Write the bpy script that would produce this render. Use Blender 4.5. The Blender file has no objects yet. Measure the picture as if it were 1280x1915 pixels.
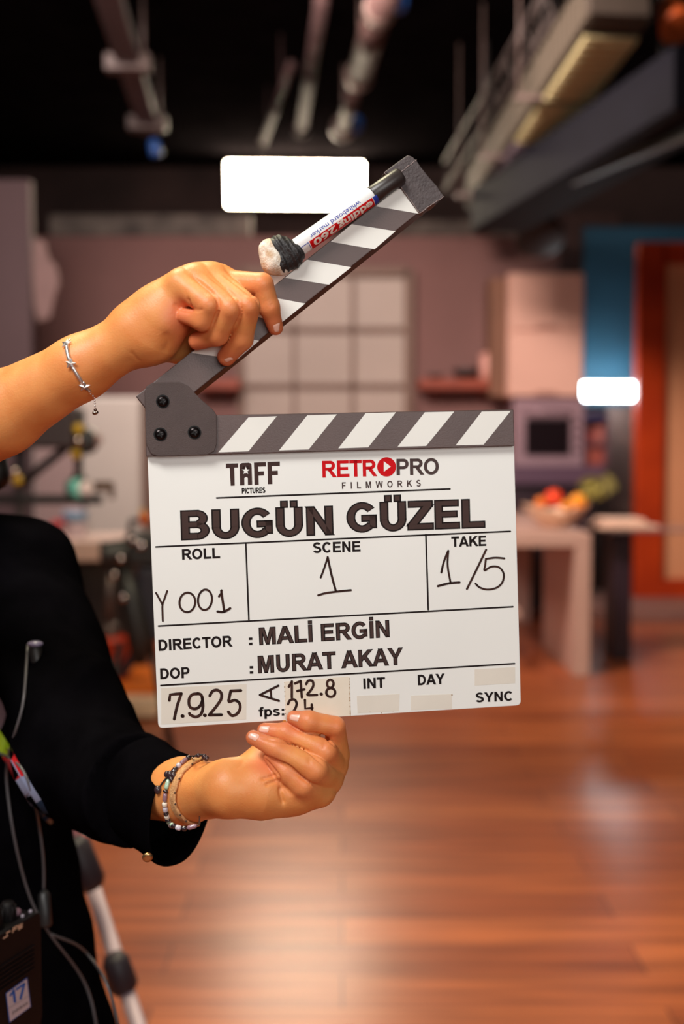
import bpy, bmesh, math, random
import numpy as np
from mathutils import Vector, Matrix, bvhtree
random.seed(7)
SC = bpy.context.scene
COL = SC.collection
PI = math.pi

# ------------------------------------------------------------------ camera
F, CX, CY, CAMH = 2200.0, 640.0, 957.5, 1.40
PITCH = math.atan(112.5 / F)
cam_d = bpy.data.cameras.new('camera')
cam_d.sensor_fit = 'VERTICAL'; cam_d.sensor_height = 36.0; cam_d.lens = F * 36.0 / 1915.0
cam_d.clip_start = 0.02; cam_d.clip_end = 100
cam_d.dof.use_dof = True; cam_d.dof.focus_distance = 0.885; cam_d.dof.aperture_fstop = 3.7
cam = bpy.data.objects.new('camera', cam_d)
cam.location = (0, 0, CAMH); cam.rotation_euler = (PI / 2 - PITCH, 0, 0)
COL.objects.link(cam); SC.camera = cam

# ------------------------------------------------------------------ world, lights, exposure
SC.view_settings.view_transform = 'Standard'; SC.view_settings.look = 'None'
SC.view_settings.gamma = 1.0; SC.view_settings.use_curve_mapping = False
SC.view_settings.exposure = 0.0
w = bpy.data.worlds.new('studio_air'); SC.world = w; w.use_nodes = True
w.node_tree.nodes['Background'].inputs[0].default_value = (1.0, 0.72, 0.62, 1)
w.node_tree.nodes['Background'].inputs[1].default_value = 0.035

def area(name, loc, target, size, size_y, power, color, spread=180):
    l = bpy.data.lights.new(name, 'AREA'); l.shape = 'RECTANGLE'; l.size = size; l.size_y = size_y
    l.energy = power; l.color = color; l.spread = math.radians(spread)
    o = bpy.data.objects.new(name, l); o.location = loc
    o.rotation_euler = (Vector(target) - Vector(loc)).to_track_quat('-Z', 'Y').to_euler()
    COL.objects.link(o); return o
area('key_softbox', (-0.75, -0.25, 2.75), (-0.1, 0.9, 1.3), 0.9, 0.6, 37, (1.0, 0.975, 0.94))
area('fill_softbox', (0.8, -1.6, 1.9), (0, 0.9, 1.25), 1.6, 1.2, 27, (1.0, 0.985, 0.965))
area('overhead_softbox', (-0.55, 1.35, 3.0), (-0.25, 0.95, 1.3), 0.7, 0.7, 12, (1.0, 0.92, 0.62), 110)
area('set_lamp_left', (-2.2, 6.5, 4.0), (-2.0, 9.5, 1.2), 1.6, 0.8, 58, (1.0, 0.84, 0.78), 130)
area('set_lamp_right', (-0.5, 5.6, 4.25), (3.0, 10.5, 1.3), 1.4, 0.7, 165, (1.0, 0.80, 0.70), 120)
area('floor_lamp_overhead', (0.3, 3.0, 3.4), (0.5, 4.0, 0), 2.4, 1.6, 60, (1.0, 0.86, 0.60), 120)

# ------------------------------------------------------------------ coordinates
RC = cam.rotation_euler.to_matrix()
CAM0 = Vector(cam.location)
def ray(px, py): return RC @ Vector(((px - CX) / F, -(py - CY) / F, -1.0))
def D(px, py, depth): return CAM0 + ray(px, py) * depth          # at a distance along the view axis
def B(px, py, Y):                                                 # on the upright plane y = Y
    r = ray(px, py); return CAM0 + r * (Y / r.y)
def G(px, py, z=0.0):                                             # on the level plane z
    r = ray(px, py); return CAM0 + r * ((z - CAMH) / r.z)
# clapperboard plane (found from the four corners of the white panel)
W_B, H_B = 0.28, 0.20302
_a, _b, _c = 0.042446, 0.141667, 0.038646
RB = RC @ (Matrix.Rotation(_c, 3, 'Z') @ Matrix.Rotation(_b, 3, 'Y') @ Matrix.Rotation(_a, 3, 'X'))
BO = CAM0 + RC @ Vector((-0.002098, -0.054765, -0.893643))
BU, BV, BN = RB.col[0].copy(), RB.col[1].copy(), RB.col[2].copy()
def P(px, py, off=0.0):                                           # on the board's plane, off millimetres in front of it
    r = ray(px, py); q = BO + BN * (off / 1000.0)
    return CAM0 + r * ((q - CAM0).dot(BN) / r.dot(BN))
def UV(px, py):
    p = P(px, py) - BO; return (p.dot(BU), p.dot(BV))
def L(u, v, off=0.0): return BO + BU * u + BV * v + BN * (off / 1000.0)

# ------------------------------------------------------------------ materials
MATS = {}
def mat(name, color, rough=0.5, metal=0.0, var=0.0, scale=20.0, bump=0.0, bscale=None, spec=0.5, emit=None, estr=0.0,
        sss=0.0, color2=None, trans=0.0, coat=0.0, sheen=0.0):
    if name in MATS: return MATS[name]
    m = bpy.data.materials.new(name); m.use_nodes = True; nt = m.node_tree
    b = nt.nodes['Principled BSDF']
    b.inputs['Base Color'].default_value = (*color, 1); b.inputs['Roughness'].default_value = rough
    b.inputs['Metallic'].default_value = metal; b.inputs['Specular IOR Level'].default_value = spec
    if trans: b.inputs['Transmission Weight'].default_value = trans
    if coat: b.inputs['Coat Weight'].default_value = coat; b.inputs['Coat Roughness'].default_value = 0.1
    if sheen: b.inputs['Sheen Weight'].default_value = sheen
    if sss:
        b.inputs['Subsurface Weight'].default_value = sss
        b.inputs['Subsurface Radius'].default_value = (1.0, 0.35, 0.15); b.inputs['Subsurface Scale'].default_value = 0.006
    if emit:
        b.inputs['Emission Color'].default_value = (*emit, 1); b.inputs['Emission Strength'].default_value = estr
    tc = nt.nodes.new('ShaderNodeTexCoord')
    if var or color2:
        n = nt.nodes.new('ShaderNodeTexNoise'); n.inputs['Scale'].default_value = scale; n.inputs['Detail'].default_value = 4
        nt.links.new(tc.outputs['Object'], n.inputs['Vector'])
        r = nt.nodes.new('ShaderNodeValToRGB'); r.color_ramp.elements[0].position = 0.3; r.color_ramp.elements[1].position = 0.7
        c2 = color2 or tuple(max(0, c * (1 - var)) for c in color)
        c1 = color if color2 else tuple(min(1, c * (1 + var * 0.6)) for c in color)
        r.color_ramp.elements[0].color = (*c2, 1); r.color_ramp.elements[1].color = (*c1, 1)
        nt.links.new(n.outputs['Fac'], r.inputs['Fac']); nt.links.new(r.outputs['Color'], b.inputs['Base Color'])
    if bump:
        n2 = nt.nodes.new('ShaderNodeTexNoise'); n2.inputs['Scale'].default_value = bscale or scale * 4; n2.inputs['Detail'].default_value = 3
        nt.links.new(tc.outputs['Object'], n2.inputs['Vector'])
        bp = nt.nodes.new('ShaderNodeBump'); bp.inputs['Strength'].default_value = bump; bp.inputs['Distance'].default_value = 0.001
        nt.links.new(n2.outputs['Fac'], bp.inputs['Height']); nt.links.new(bp.outputs['Normal'], b.inputs['Normal'])
    MATS[name] = m; return m

# ------------------------------------------------------------------ object helpers
ORG = {}
def tag(o, label=None, cat=None, group=None, kind=None):
    if label: o['label'] = label
    if cat: o['category'] = cat
    if group: o['group'] = group
    if kind: o['kind'] = kind
    return o
def empty(name, loc, label=None, cat=None, group=None):
    o = bpy.data.objects.new(name, None); o.empty_display_size = 0.05; o.location = loc; COL.objects.link(o)
    ORG[o.name] = Vector(loc); return tag(o, label, cat, group)

class MB:
    """collects polygons in world coordinates, builds them as one mesh object"""
    def __init__(s): s.v = []; s.f = []; s.m = []; s.sm = []
    def add(s, verts, faces, mi=0, smooth=False):
        o = len(s.v); s.v += [Vector(v) for v in verts]
        for f in faces: s.f.append([i + o for i in f]); s.m.append(mi); s.sm.append(smooth)
    def bm(s, b, mi=0, smooth=False, mx=None):
        b.verts.ensure_lookup_table(); b.verts.index_update()
        s.add([(mx @ v.co) if mx else v.co.copy() for v in b.verts], [[v.index for v in f.verts] for f in b.faces], mi, smooth); b.free()
    def box(s, lo, hi, mi=0, bev=0.0, mx=None, seg=2):
        b = bmesh.new(); bmesh.ops.create_cube(b, size=1)
        lo, hi = Vector(lo), Vector(hi)
        for v in b.verts: v.co = Vector(((lo[k] + hi[k]) / 2 + v.co[k] * (hi[k] - lo[k]) for k in range(3)))
        if bev: bmesh.ops.bevel(b, geom=b.edges[:], offset=bev, segments=seg, affect='EDGES', profile=0.5)
        s.bm(b, mi, False, mx)
    def prism(s, pts, vec, mi=0, bev=0.0, smooth=False):
        """pts: front outline (3D, counter-clockwise seen from the front); vec: vector to the back"""
        b = bmesh.new(); vec = Vector(vec)
        a = [b.verts.new(Vector(p)) for p in pts]; c = [b.verts.new(Vector(p) + vec) for p in pts]
        b.faces.new(a); b.faces.new(c[::-1]); n = len(pts)
        for i in range(n): b.faces.new((a[i], c[i], c[(i + 1) % n], a[(i + 1) % n]))
        bmesh.ops.recalc_face_normals(b, faces=b.faces[:])
        if bev: bmesh.ops.bevel(b, geom=b.edges[:], offset=bev, segments=2, affect='EDGES', profile=0.5)
        s.bm(b, mi, smooth)
    def tube(s, pts, r, mi=0, n=10, cap=True, closed=False):
        pts = [Vector(p) for p in pts]; N = len(pts)
        rr = r if isinstance(r, (list, tuple)) else [r] * N
        rings = []; up = None
        for i, p in enumerate(pts):
            if closed: t = pts[(i + 1) % N] - pts[i - 1]
            else: t = pts[min(i + 1, N - 1)] - pts[max(i - 1, 0)]
            t.normalize()
            if up is None: up = t.orthogonal().normalized()
            up = (up - t * up.dot(t)).normalized(); sd = t.cross(up)
            rings.append([p + (up * math.cos(2 * PI * k / n) + sd * math.sin(2 * PI * k / n)) * rr[i] for k in range(n)])
        fs = []
        for i in range(N if closed else N - 1):
            j = (i + 1) % N
            for k in range(n): fs.append((i * n + k, i * n + (k + 1) % n, j * n + (k + 1) % n, j * n + k))
        if cap and not closed: fs.append(tuple(range(n))[::-1]); fs.append(tuple((N - 1) * n + k for k in range(n)))
        s.add([q for rg in rings for q in rg], fs, mi, True)
    def lathe(s, org, axis, prof, mi=0, n=32, xdir=None, caps=True, smooth=True):
        """prof: list of (height along axis, radius)"""
        ax = Vector(axis).normalized(); x = Vector(xdir) if xdir else ax.orthogonal(); x = (x - ax * x.dot(ax)).normalized(); y = ax.cross(x)
        org = Vector(org); vs = []
        for h, r in prof:
            for k in range(n): vs.append(org + ax * h + (x * math.cos(2 * PI * k / n) + y * math.sin(2 * PI * k / n)) * r)
        fs = []
        for i in range(len(prof) - 1):
            for k in range(n): fs.append((i * n + k, i * n + (k + 1) % n, (i + 1) * n + (k + 1) % n, (i + 1) * n + k))
        if caps:
            fs.append(tuple(range(n))[::-1]); fs.append(tuple((len(prof) - 1) * n + k for k in range(n)))
        s.add(vs, fs, mi, smooth)
    def ball(s, c, r, mi=0, sub=2, sc=(1, 1, 1), mx=None):
        b = bmesh.new(); bmesh.ops.create_icosphere(b, subdivisions=sub, radius=1)
        c = Vector(c)
        for v in b.verts:
            q = Vector((v.co.x * r * sc[0], v.co.y * r * sc[1], v.co.z * r * sc[2])); v.co = c + (mx @ q if mx else q)
        s.bm(b, mi, True)
    def build(s, name, mats, parent=None, label=None, cat=None, group=None, kind=None, base=None):
        me = bpy.data.meshes.new(name)
        if not isinstance(mats, (list, tuple)): mats = [mats]
        if parent is not None: org = ORG[parent.name]
        else:
            if base is None and s.v:
                xs = [v.x for v in s.v]; ys = [v.y for v in s.v]; zs = [v.z for v in s.v]
                base = ((min(xs) + max(xs)) / 2, (min(ys) + max(ys)) / 2, min(zs))
            org = Vector(base)
        me.from_pydata([tuple(v - org) for v in s.v], [], s.f)
        for m in mats: me.materials.append(m)
        me.polygons.foreach_set('material_index', s.m); me.polygons.foreach_set('use_smooth', s.sm)
        me.update()
        o = bpy.data.objects.new(name, me); COL.objects.link(o)
        if parent is not None: o.parent = parent
        else: o.location = org
        ORG[o.name] = org
        return tag(o, label, cat, group, kind)

def catmull(pts, n=6, closed=False):
    pts = [Vector(p) for p in pts]; N = len(pts); out = []
    for i in range(N if closed else N - 1):
        g = lambda k: pts[k % N] if closed else pts[max(0, min(N - 1, k))]
        p0, p1, p2, p3 = g(i - 1), g(i), g(i + 1), g(i + 2)
        for j in range(n):
            t = j / n
            out.append(0.5 * ((2 * p1) + (p2 - p0) * t + (2 * p0 - 5 * p1 + 4 * p2 - p3) * t * t + (3 * p1 - p0 - 3 * p2 + p3) * t ** 3))
    if not closed: out.append(pts[-1].copy())
    return out

# ------------------------------------------------------------------ distance-field bodies
def A3(v): return np.array(v, np.float32)
def cone(Pn, a, b, ra, rb):
    a, b = A3(a), A3(b); ab = b - a; L2 = float(ab @ ab) + 1e-12
    t = np.clip(((Pn - a) @ ab) / L2, 0, 1)
    return np.linalg.norm(Pn - a - t[:, None] * ab, axis=1) - (ra + (rb - ra) * t)
def ell(Pn, c, r, M=None):
    q = Pn - A3(c)
    if M is not None: q = q @ np.array(M, np.float32)
    r = A3(r); k0 = np.linalg.norm(q / r, axis=1); k1 = np.linalg.norm(q / (r * r), axis=1) + 1e-9
    return k0 * (k0 - 1.0) / k1
def smin(a, b, k):
    if k <= 0: return np.minimum(a, b)
    h = np.maximum(k - np.abs(a - b), 0) / k
    return np.minimum(a, b) - h * h * k * 0.25
def smax(a, b, k): return -smin(-a, -b, k)

def sdf_mesh(fn, lo, hi, h, margin=0.0, project=2):
    lo = np.array(lo, float); hi = np.array(hi, float); BS = 12
    nb = np.ceil((hi - lo) / (h * BS)).astype(int); n = nb * BS + 1
    ix = [np.arange(k) for k in nb]
    bc = np.stack(np.meshgrid(*ix, indexing='ij'), -1).reshape(-1, 3)
    cen = (lo + (bc + 0.5) * BS * h).astype(np.float32)
    dc = fn(cen); keep = np.abs(dc) < h * BS * 0.9 + margin
    arr = np.empty(n, np.float32)
    sg = np.where(dc < 0, -1.0, 1.0).reshape(nb).astype(np.float32)
    arr[:] = 1.0
    big = np.repeat(np.repeat(np.repeat(sg, BS, 0), BS, 1), BS, 2); arr[:-1, :-1, :-1] = big; del big
    kb = bc[keep]; g = np.stack(np.meshgrid(*[np.arange(BS + 1)] * 3, indexing='ij'), -1).reshape(-1, 3)
    for i in range(0, len(kb), 96):
        c = kb[i:i + 96]; idx = (c[:, None, :] * BS + g[None]).reshape(-1, 3)
        arr[idx[:, 0], idx[:, 1], idx[:, 2]] = fn((lo + idx * h).astype(np.float32))
    ins = arr < 0
    c = ins[:-1, :-1, :-1].astype(np.uint8)
    for dx, dy, dz in [(1, 0, 0), (0, 1, 0), (0, 0, 1), (1, 1, 0), (1, 0, 1), (0, 1, 1), (1, 1, 1)]:
        c += ins[dx:n[0] - 1 + dx, dy:n[1] - 1 + dy, dz:n[2] - 1 + dz]
    act = np.argwhere((c > 0) & (c < 8)); del c
    vid = np.full(n, -1, np.int32); vid[act[:, 0], act[:, 1], act[:, 2]] = np.arange(len(act))
    acc = np.zeros((len(act), 3)); cnt = np.zeros(len(act))
    cr = [(0, 0, 0), (1, 0, 0), (0, 1, 0), (1, 1, 0), (0, 0, 1), (1, 0, 1), (0, 1, 1), (1, 1, 1)]
    vals = [arr[act[:, 0] + a, act[:, 1] + b_, act[:, 2] + c_] for a, b_, c_ in cr]
    for i, j in [(0, 1), (2, 3), (4, 5), (6, 7), (0, 2), (1, 3), (4, 6), (5, 7), (0, 4), (1, 5), (2, 6), (3, 7)]:
        a, b_ = vals[i], vals[j]; m = (a < 0) != (b_ < 0)
        t = np.where(m, a / np.where(m, a - b_, 1), 0)
        pa, pb = np.array(cr[i]), np.array(cr[j])
        acc += np.where(m[:, None], pa + t[:, None] * (pb - pa), 0); cnt += m
    V = lo + (act + acc / cnt[:, None]) * h
    faces = []
    for ax in range(3):
        u, v = (ax + 1) % 3, (ax + 2) % 3
        s0 = [slice(0, k) for k in n]; s1 = [slice(0, k) for k in n]
        s0[ax] = slice(0, n[ax] - 1); s1[ax] = slice(1, n[ax])
        a = ins[tuple(s0)]; b_ = ins[tuple(s1)]
        e = np.argwhere(a != b_); e = e[(e[:, u] > 0) & (e[:, v] > 0) & (e[:, u] < n[u] - 1) & (e[:, v] < n[v] - 1)]
        if not len(e): continue
        up = a[e[:, 0], e[:, 1], e[:, 2]]
        eu = np.zeros(3, int); eu[u] = 1; ev = np.zeros(3, int); ev[v] = 1
        q = [e - eu - ev, e - ev, e, e - eu]
        q = np.stack([vid[k[:, 0], k[:, 1], k[:, 2]] for k in q], 1)
        q[~up] = q[~up][:, ::-1]; q = q[(q >= 0).all(1)]; faces.append(q)
    Fq = np.concatenate(faces)
    for _ in range(project):
        V32 = V.astype(np.float32); d = fn(V32); e = h * 0.6; gr = np.zeros((len(V), 3))
        for k in range(3):
            dv = np.zeros(3, np.float32); dv[k] = e; gr[:, k] = (fn(V32 + dv) - fn(V32 - dv)) / (2 * e)
        l = np.linalg.norm(gr, axis=1) + 1e-6
        step = np.clip(d / l, -h * 0.5, h * 0.5); V = V - gr / l[:, None] * step[:, None]
    return V, Fq

def mesh_from(name, parts, mats, parent=None, base=None, **kw):
    """parts: list of (V, F, material index); one object"""
    org = np.array(ORG[parent.name]) if parent is not None else (np.array(base, float) if base is not None else parts[0][0].mean(0))
    V = np.concatenate([p[0] for p in parts]); off = 0; fl = []; ml = []
    for v, f, mi in parts:
        fl += [[int(i) + off for i in q] for q in f] if not isinstance(f, np.ndarray) else (f + off).tolist()
        ml += [mi] * len(f); off += len(v)
    me = bpy.data.meshes.new(name); me.from_pydata((V - org).tolist(), [], fl)
    for m in (mats if isinstance(mats, (list, tuple)) else [mats]): me.materials.append(m)
    me.polygons.foreach_set('material_index', ml); me.polygons.foreach_set('use_smooth', [True] * len(fl)); me.update()
    o = bpy.data.objects.new(name, me); COL.objects.link(o)
    if parent is not None: o.parent = parent
    else: o.location = org
    ORG[o.name] = Vector(org); return tag(o, **kw)

def S(r, g, b, k=1.0):
    c = [x / 255.0 for x in (r, g, b)]
    return tuple(min(1.0, k * (x / 12.92 if x <= 0.04045 else ((x + 0.055) / 1.055) ** 2.4)) for x in c)

# ------------------------------------------------------------------ the set: floor, ceiling, walls
def floor_mat():
    m = bpy.data.materials.new('laminate_planks'); m.use_nodes = True; nt = m.node_tree; b = nt.nodes['Principled BSDF']
    N = nt.nodes.new; Lk = nt.links.new
    tc = N('ShaderNodeTexCoord')
    br = N('ShaderNodeTexBrick'); br.inputs['Scale'].default_value = 1.0; br.inputs['Brick Width'].default_value = 1.3
    br.inputs['Row Height'].default_value = 0.19; br.inputs['Mortar Size'].default_value = 0.0025; br.offset = 0.37
    br.inputs['Color1'].default_value = (*S(196, 108, 62), 1); br.inputs['Color2'].default_value = (*S(160, 80, 44), 1)
    br.inputs['Mortar'].default_value = (*S(92, 40, 24), 1)
    Lk(tc.outputs['Object'], br.inputs['Vector'])
    mp = N('ShaderNodeMapping'); mp.inputs['Scale'].default_value = (0.7, 9, 1); Lk(tc.outputs['Object'], mp.inputs['Vector'])
    ns = N('ShaderNodeTexNoise'); ns.inputs['Scale'].default_value = 2.2; ns.inputs['Detail'].default_value = 6; Lk(mp.outputs[0], ns.inputs['Vector'])
    rp = N('ShaderNodeValToRGB'); rp.color_ramp.elements[0].position = 0.32; rp.color_ramp.elements[0].color = (0.52, 0.46, 0.44, 1)
    rp.color_ramp.elements[1].position = 0.66; rp.color_ramp.elements[1].color = (1.1, 1.06, 1.0, 1)
    Lk(ns.outputs['Fac'], rp.inputs['Fac'])
    mx = N('ShaderNodeMix'); mx.data_type = 'RGBA'; mx.blend_type = 'MULTIPLY'; mx.inputs['Factor'].default_value = 1
    Lk(br.outputs['Color'], mx.inputs['A']); Lk(rp.outputs['Color'], mx.inputs['B']); Lk(mx.outputs['Result'], b.inputs['Base Color'])
    b.inputs['Roughness'].default_value = 0.5; b.inputs['Specular IOR Level'].default_value = 0.3; b.inputs['Coat Weight'].default_value = 0.55; b.inputs['Coat Roughness'].default_value = 0.27
    bp = N('ShaderNodeBump'); bp.inputs['Strength'].default_value = 0.12; bp.inputs['Distance'].default_value = 0.002
    Lk(ns.outputs['Fac'], bp.inputs['Height']); Lk(bp.outputs['Normal'], b.inputs['Normal'])
    return m
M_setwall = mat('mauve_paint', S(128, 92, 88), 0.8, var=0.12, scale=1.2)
M_dark = mat('black_ceiling', (0.005, 0.004, 0.0045), 0.95, var=0.3, scale=3, spec=0.0)
def struct(m, name, mt): return m.build(name, mt, kind='structure')
m = MB(); m.box((-6, -2.5, -0.05), (6, 14, 0)); struct(m, 'floor', floor_mat())
m = MB(); m.box((-6, -2.5, 4.5), (6, 14, 4.6)); struct(m, 'ceiling', M_dark)
m = MB(); m.box((-6, 13, 0), (6, 13.2, 4.5)); struct(m, 'wall_far', mat('dark_brick', S(52, 38, 36), 0.9, var=0.4, scale=2))
m = MB(); m.box((-6.2, -2.5, 0), (-6, 14, 4.5)); struct(m, 'wall_left', mat('dark_side_wall', S(60, 44, 42), 0.9, var=0.3, scale=2))
m = MB(); m.box((6, -2.5, 0), (6.2, 14, 4.5)); struct(m, 'wall_right', mat('dark_side_wall', S(60, 44, 42), 0.9))
m = MB(); m.box((-6, -2.7, 0), (6, -2.5, 4.5)); struct(m, 'wall_near', mat('grey_rear_wall', S(150, 138, 130), 0.9, var=0.1, scale=1))
def slab(m, x0, y0, x1, y1, Y, t=0.1, mi=0, bev=0.0, floor=False):
    a = B(x0, y0, Y); b = B(x1, y1, Y); lo = (min(a.x, b.x), Y, 0.0 if floor else min(a.z, b.z)); hi = (max(a.x, b.x), Y + t, max(a.z, b.z))
    m.box(lo, hi, mi, bev); return lo, hi
m = MB(); slab(m, 66, 442, 1040, 1150, 11.0, 0.12, floor=True); struct(m, 'wall_back', M_setwall)
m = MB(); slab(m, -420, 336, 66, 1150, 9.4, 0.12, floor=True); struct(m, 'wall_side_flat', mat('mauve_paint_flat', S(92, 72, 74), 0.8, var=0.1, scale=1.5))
m = MB(); slab(m, 1040, 400, 1150, 1150, 11.25, 0.1, floor=True); struct(m, 'wall_passage', mat('brown_paint', S(74, 52, 48), 0.8, var=0.2, scale=2))
m = MB(); slab(m, 1094, 424, 1300, 758, 11.1, 0.1); struct(m, 'wall_alcove', mat('teal_paint', S(22, 74, 98), 0.7, var=0.15, scale=2))
m = MB(); slab(m, 1136, 758, 1200, 1120, 11.08, 0.1, floor=True); struct(m, 'wall_recess', mat('brown_panel', S(72, 52, 46), 0.7, var=0.3, scale=4))
# pelmet strip of pale rigging behind the top edge of the set wall
m = MB()
slab(m, 92, 402, 470, 440, 11.4, 0.1); slab(m, 690, 412, 1030, 440, 11.4, 0.1)
struct(m, 'trim_1', mat('weathered_grey', S(120, 108, 98), 0.6, color2=S(64, 52, 46), scale=5))
# low step in front of the alcove
m = MB()
a = G(1104, 1162); m.box((a.x, a.y, 0), (5.9, 11.0, 0.10), 0, 0.006); struct(m, 'trim_2', mat('step_laminate', S(136, 98, 88), 0.5, var=0.15, scale=4))
# large multi-pane window in the set wall
M_frame = mat('window_frame_paint', S(120, 94, 82), 0.6)
wr = empty('window_1', B(607, 960, 10.98)); tag(wr, kind='structure')
m = MB()
for x in (450, 765): slab(m, x - 8, 505, x + 8, 1010, 10.9, 0.09)
for x in (550, 660): slab(m, x - 3.5, 520, x + 3.5, 1000, 10.93, 0.05)
for y in (507, 1005): slab(m, 450, y - 9, 765, y + 9, 10.9, 0.09)
for y in (616, 722, 830, 930): slab(m, 458, y - 5, 757, y + 5, 10.93, 0.05)
m.build('window_frame', M_frame, wr)
m = MB()
slab(m, 455, 512, 760, 1002, 10.965, 0.01)
m.build('window_blind', mat('translucent_blind', S(176, 160, 150), 0.5, var=0.12, scale=1.0), wr)
# orange-framed door leaf at the right
M_or = mat('orange_wood', S(182, 58, 10), 0.5, color2=S(156, 44, 6), scale=3, spec=0.25)
dr = empty('door_1', B(1290, 1118, 10.6)); tag(dr, kind='structure')
m = MB()
slab(m, 1196, 452, 1240, 1120, 10.5, 0.14, 0, 0.01); slab(m, 1240, 452, 1420, 492, 10.5, 0.14, 0, 0.01); slab(m, 1240, 1084, 1420, 1120, 10.5, 0.14, 0, 0.01); slab(m, 1380, 492, 1420, 1084, 10.5, 0.14, 0, 0.01)
m.build('door_frame', M_or, dr)
m = MB(); slab(m, 1240, 492, 1380, 1084, 10.58, 0.05)
m.build('door_panel', mat('tan_panel', S(216, 150, 108), 0.55, var=0.08, scale=1), dr)

# ------------------------------------------------------------------ ceiling: lamp, pipes, duct, beams
def oriented(c, xa, ya, za):
    M = Matrix((xa, ya, za)).transposed().to_4x4(); M.translation = c; return M
c0 = D(552, 345.5, 12.4)
za = (CAM0 - c0).normalized(); xa = Vector((0, 0, 1)).cross(za).normalized(); ya = za.cross(xa)
MX = oriented(c0, xa, ya, za)
M_led = mat('led_panel_light', (1, 1, 1), 0.5, emit=(1.0, 0.84, 0.62), estr=70.0)
M_blk = mat('black_metal', (0.02, 0.018, 0.018), 0.45, var=0.3, scale=8)
r = empty('studio_lamp', c0, 'bright white rectangular LED panel hanging under the black ceiling behind the clapper stick', 'lamp')
m = MB(); wx, wy = 0.5 * 253 / F * 12.4, 0.5 * 79 / F * 12.4
m.box((-wx, -wy, 0), (wx, wy, 0.012), 0, 0.005, MX); m.build('diffuser', M_led, r)
m = MB(); m.box((-wx - 0.012, -wy - 0.012, -0.07), (wx + 0.012, wy + 0.012, -0.001), 0, 0.01, MX); m.build('housing', M_blk, r)
for sx in (-0.35, 0.35):
    p = MX @ Vector((sx, wy, -0.04)); m = MB(); m.tube([p, Vector((p.x, p.y, 4.5))], 0.006); m.build('suspension_rod', M_blk, r)

def bar(m, a, b, w, h, mi=0, bev=0.0, up=(0, 0, 1)):
    a, b = Vector(a), Vector(b); y = (b - a).normalized(); x = y.cross(Vector(up)).normalized(); z = x.cross(y)
    M = Matrix((x, y, z)).transposed().to_4x4(); M.translation = a
    m.box((-w / 2, 0, -h / 2), (w / 2, (b - a).length, h / 2), mi, bev, M); return M
M_galv = mat('galvanised_grey', S(86, 76, 80), 0.6, 0.1, var=0.3, scale=4)
M_pinkpipe = mat('primer_pipe', S(70, 52, 50), 0.7, 0.0, spec=0.2, var=0.3, scale=4)
# left cable tray
r = empty('cable_tray', D(240, 130, 7.6), 'grey cable tray under the black ceiling above the upper wrist', 'cable tray')
m = MB(); bar(m, D(196, -20, 6.6), D(282, 250, 9.6), 0.14, 0.03)
a, b = D(196, -20, 6.6), D(282, 250, 9.6)
for s in (-0.07, 0.07): bar(m, a + Vector((s, 0, 0.03)), b + Vector((s, 0, 0.03)), 0.012, 0.09)
m.build('tray', M_galv, r)
for t, in ((0.42,), (0.9,)):
    p = a.lerp(b, t); m = MB(); bar(m, p - Vector((0.15, 0, 0)), p + Vector((0.15, 0, 0)), 0.12, 0.11, 0, 0.01); m.tube([p + Vector((0.1, 0, 0)), Vector((p.x + 0.1, p.y, 4.5))], 0.01); m.build('bracket', mat('pale_bracket', S(92, 76, 72), 0.5), r)
p = a.lerp(b, 0.88); m = MB(); m.lathe(p + Vector((0.05, 0, -0.14)), (0.2, 0, -1), [(0, 0.03), (0.03, 0.045), (0.12, 0.05), (0.13, 0.04)], 0, 16)
m.build('blue_lamp_cap', mat('blue_plastic', S(34, 80, 150), 0.4), r)
# right conduit with clamps
r = empty('ceiling_conduit', D(690, 130, 7.6), 'pinkish conduit pipe with blue clamps under the ceiling above the clapper stick', 'pipe')
a, b = D(722, -20, 6.6), D(640, 245, 9.6)
m = MB(); m.tube([a, a.lerp(b, 0.5)], 0.085, 0, 16); m.tube([a.lerp(b, 0.5), b], 0.055, 0, 16); m.build('pipe', M_pinkpipe, r)
for t in (0.08, 0.5, 0.95):
    p = a.lerp(b, t); m = MB(); m.lathe(p, b - a, [(0, 0.05), (0.0, 0.1), (0.1, 0.1), (0.1, 0.05)], 0, 18); m.tube([p, Vector((p.x, p.y, 4.5))], 0.01); m.build('clamp', mat('pale_bracket', S(92, 76, 72), 0.5), r)
for t in (0.06, 0.93):
    p = a.lerp(b, t) + Vector((0.1, 0, 0)); m = MB(); m.ball(p, 0.055, 0, 2, (1, 1, 1.4)); m.build('blue_clip', MATS['blue_plastic'], r)
def pipe(a, b, rad, label):
    m = MB(); m.tube([a, b], rad, 0, 14); m.lathe(b, b - a, [(0, rad * 1.6), (0.06, rad * 1.6)], 0, 14)
    for t in (0.3, 0.8):
        p = a.lerp(b, t); m.tube([p, Vector((p.x, p.y, 4.5))], 0.008)
    m.build('ceiling_pipe', mat('dim_pipe', S(54, 40, 40), 0.8, 0.0, spec=0.1, var=0.2, scale=5), label=label, cat='pipe')
pipe(D(602, 0, 7.0), D(564, 240, 10), 0.045, 'thin dim brown pipe under the ceiling running up from the white LED panel')
pipe(D(545, 120, 8.0), D(492, 268, 10.5), 0.03, 'faintest and shortest ceiling pipe, just above the left end of the LED panel')
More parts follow.
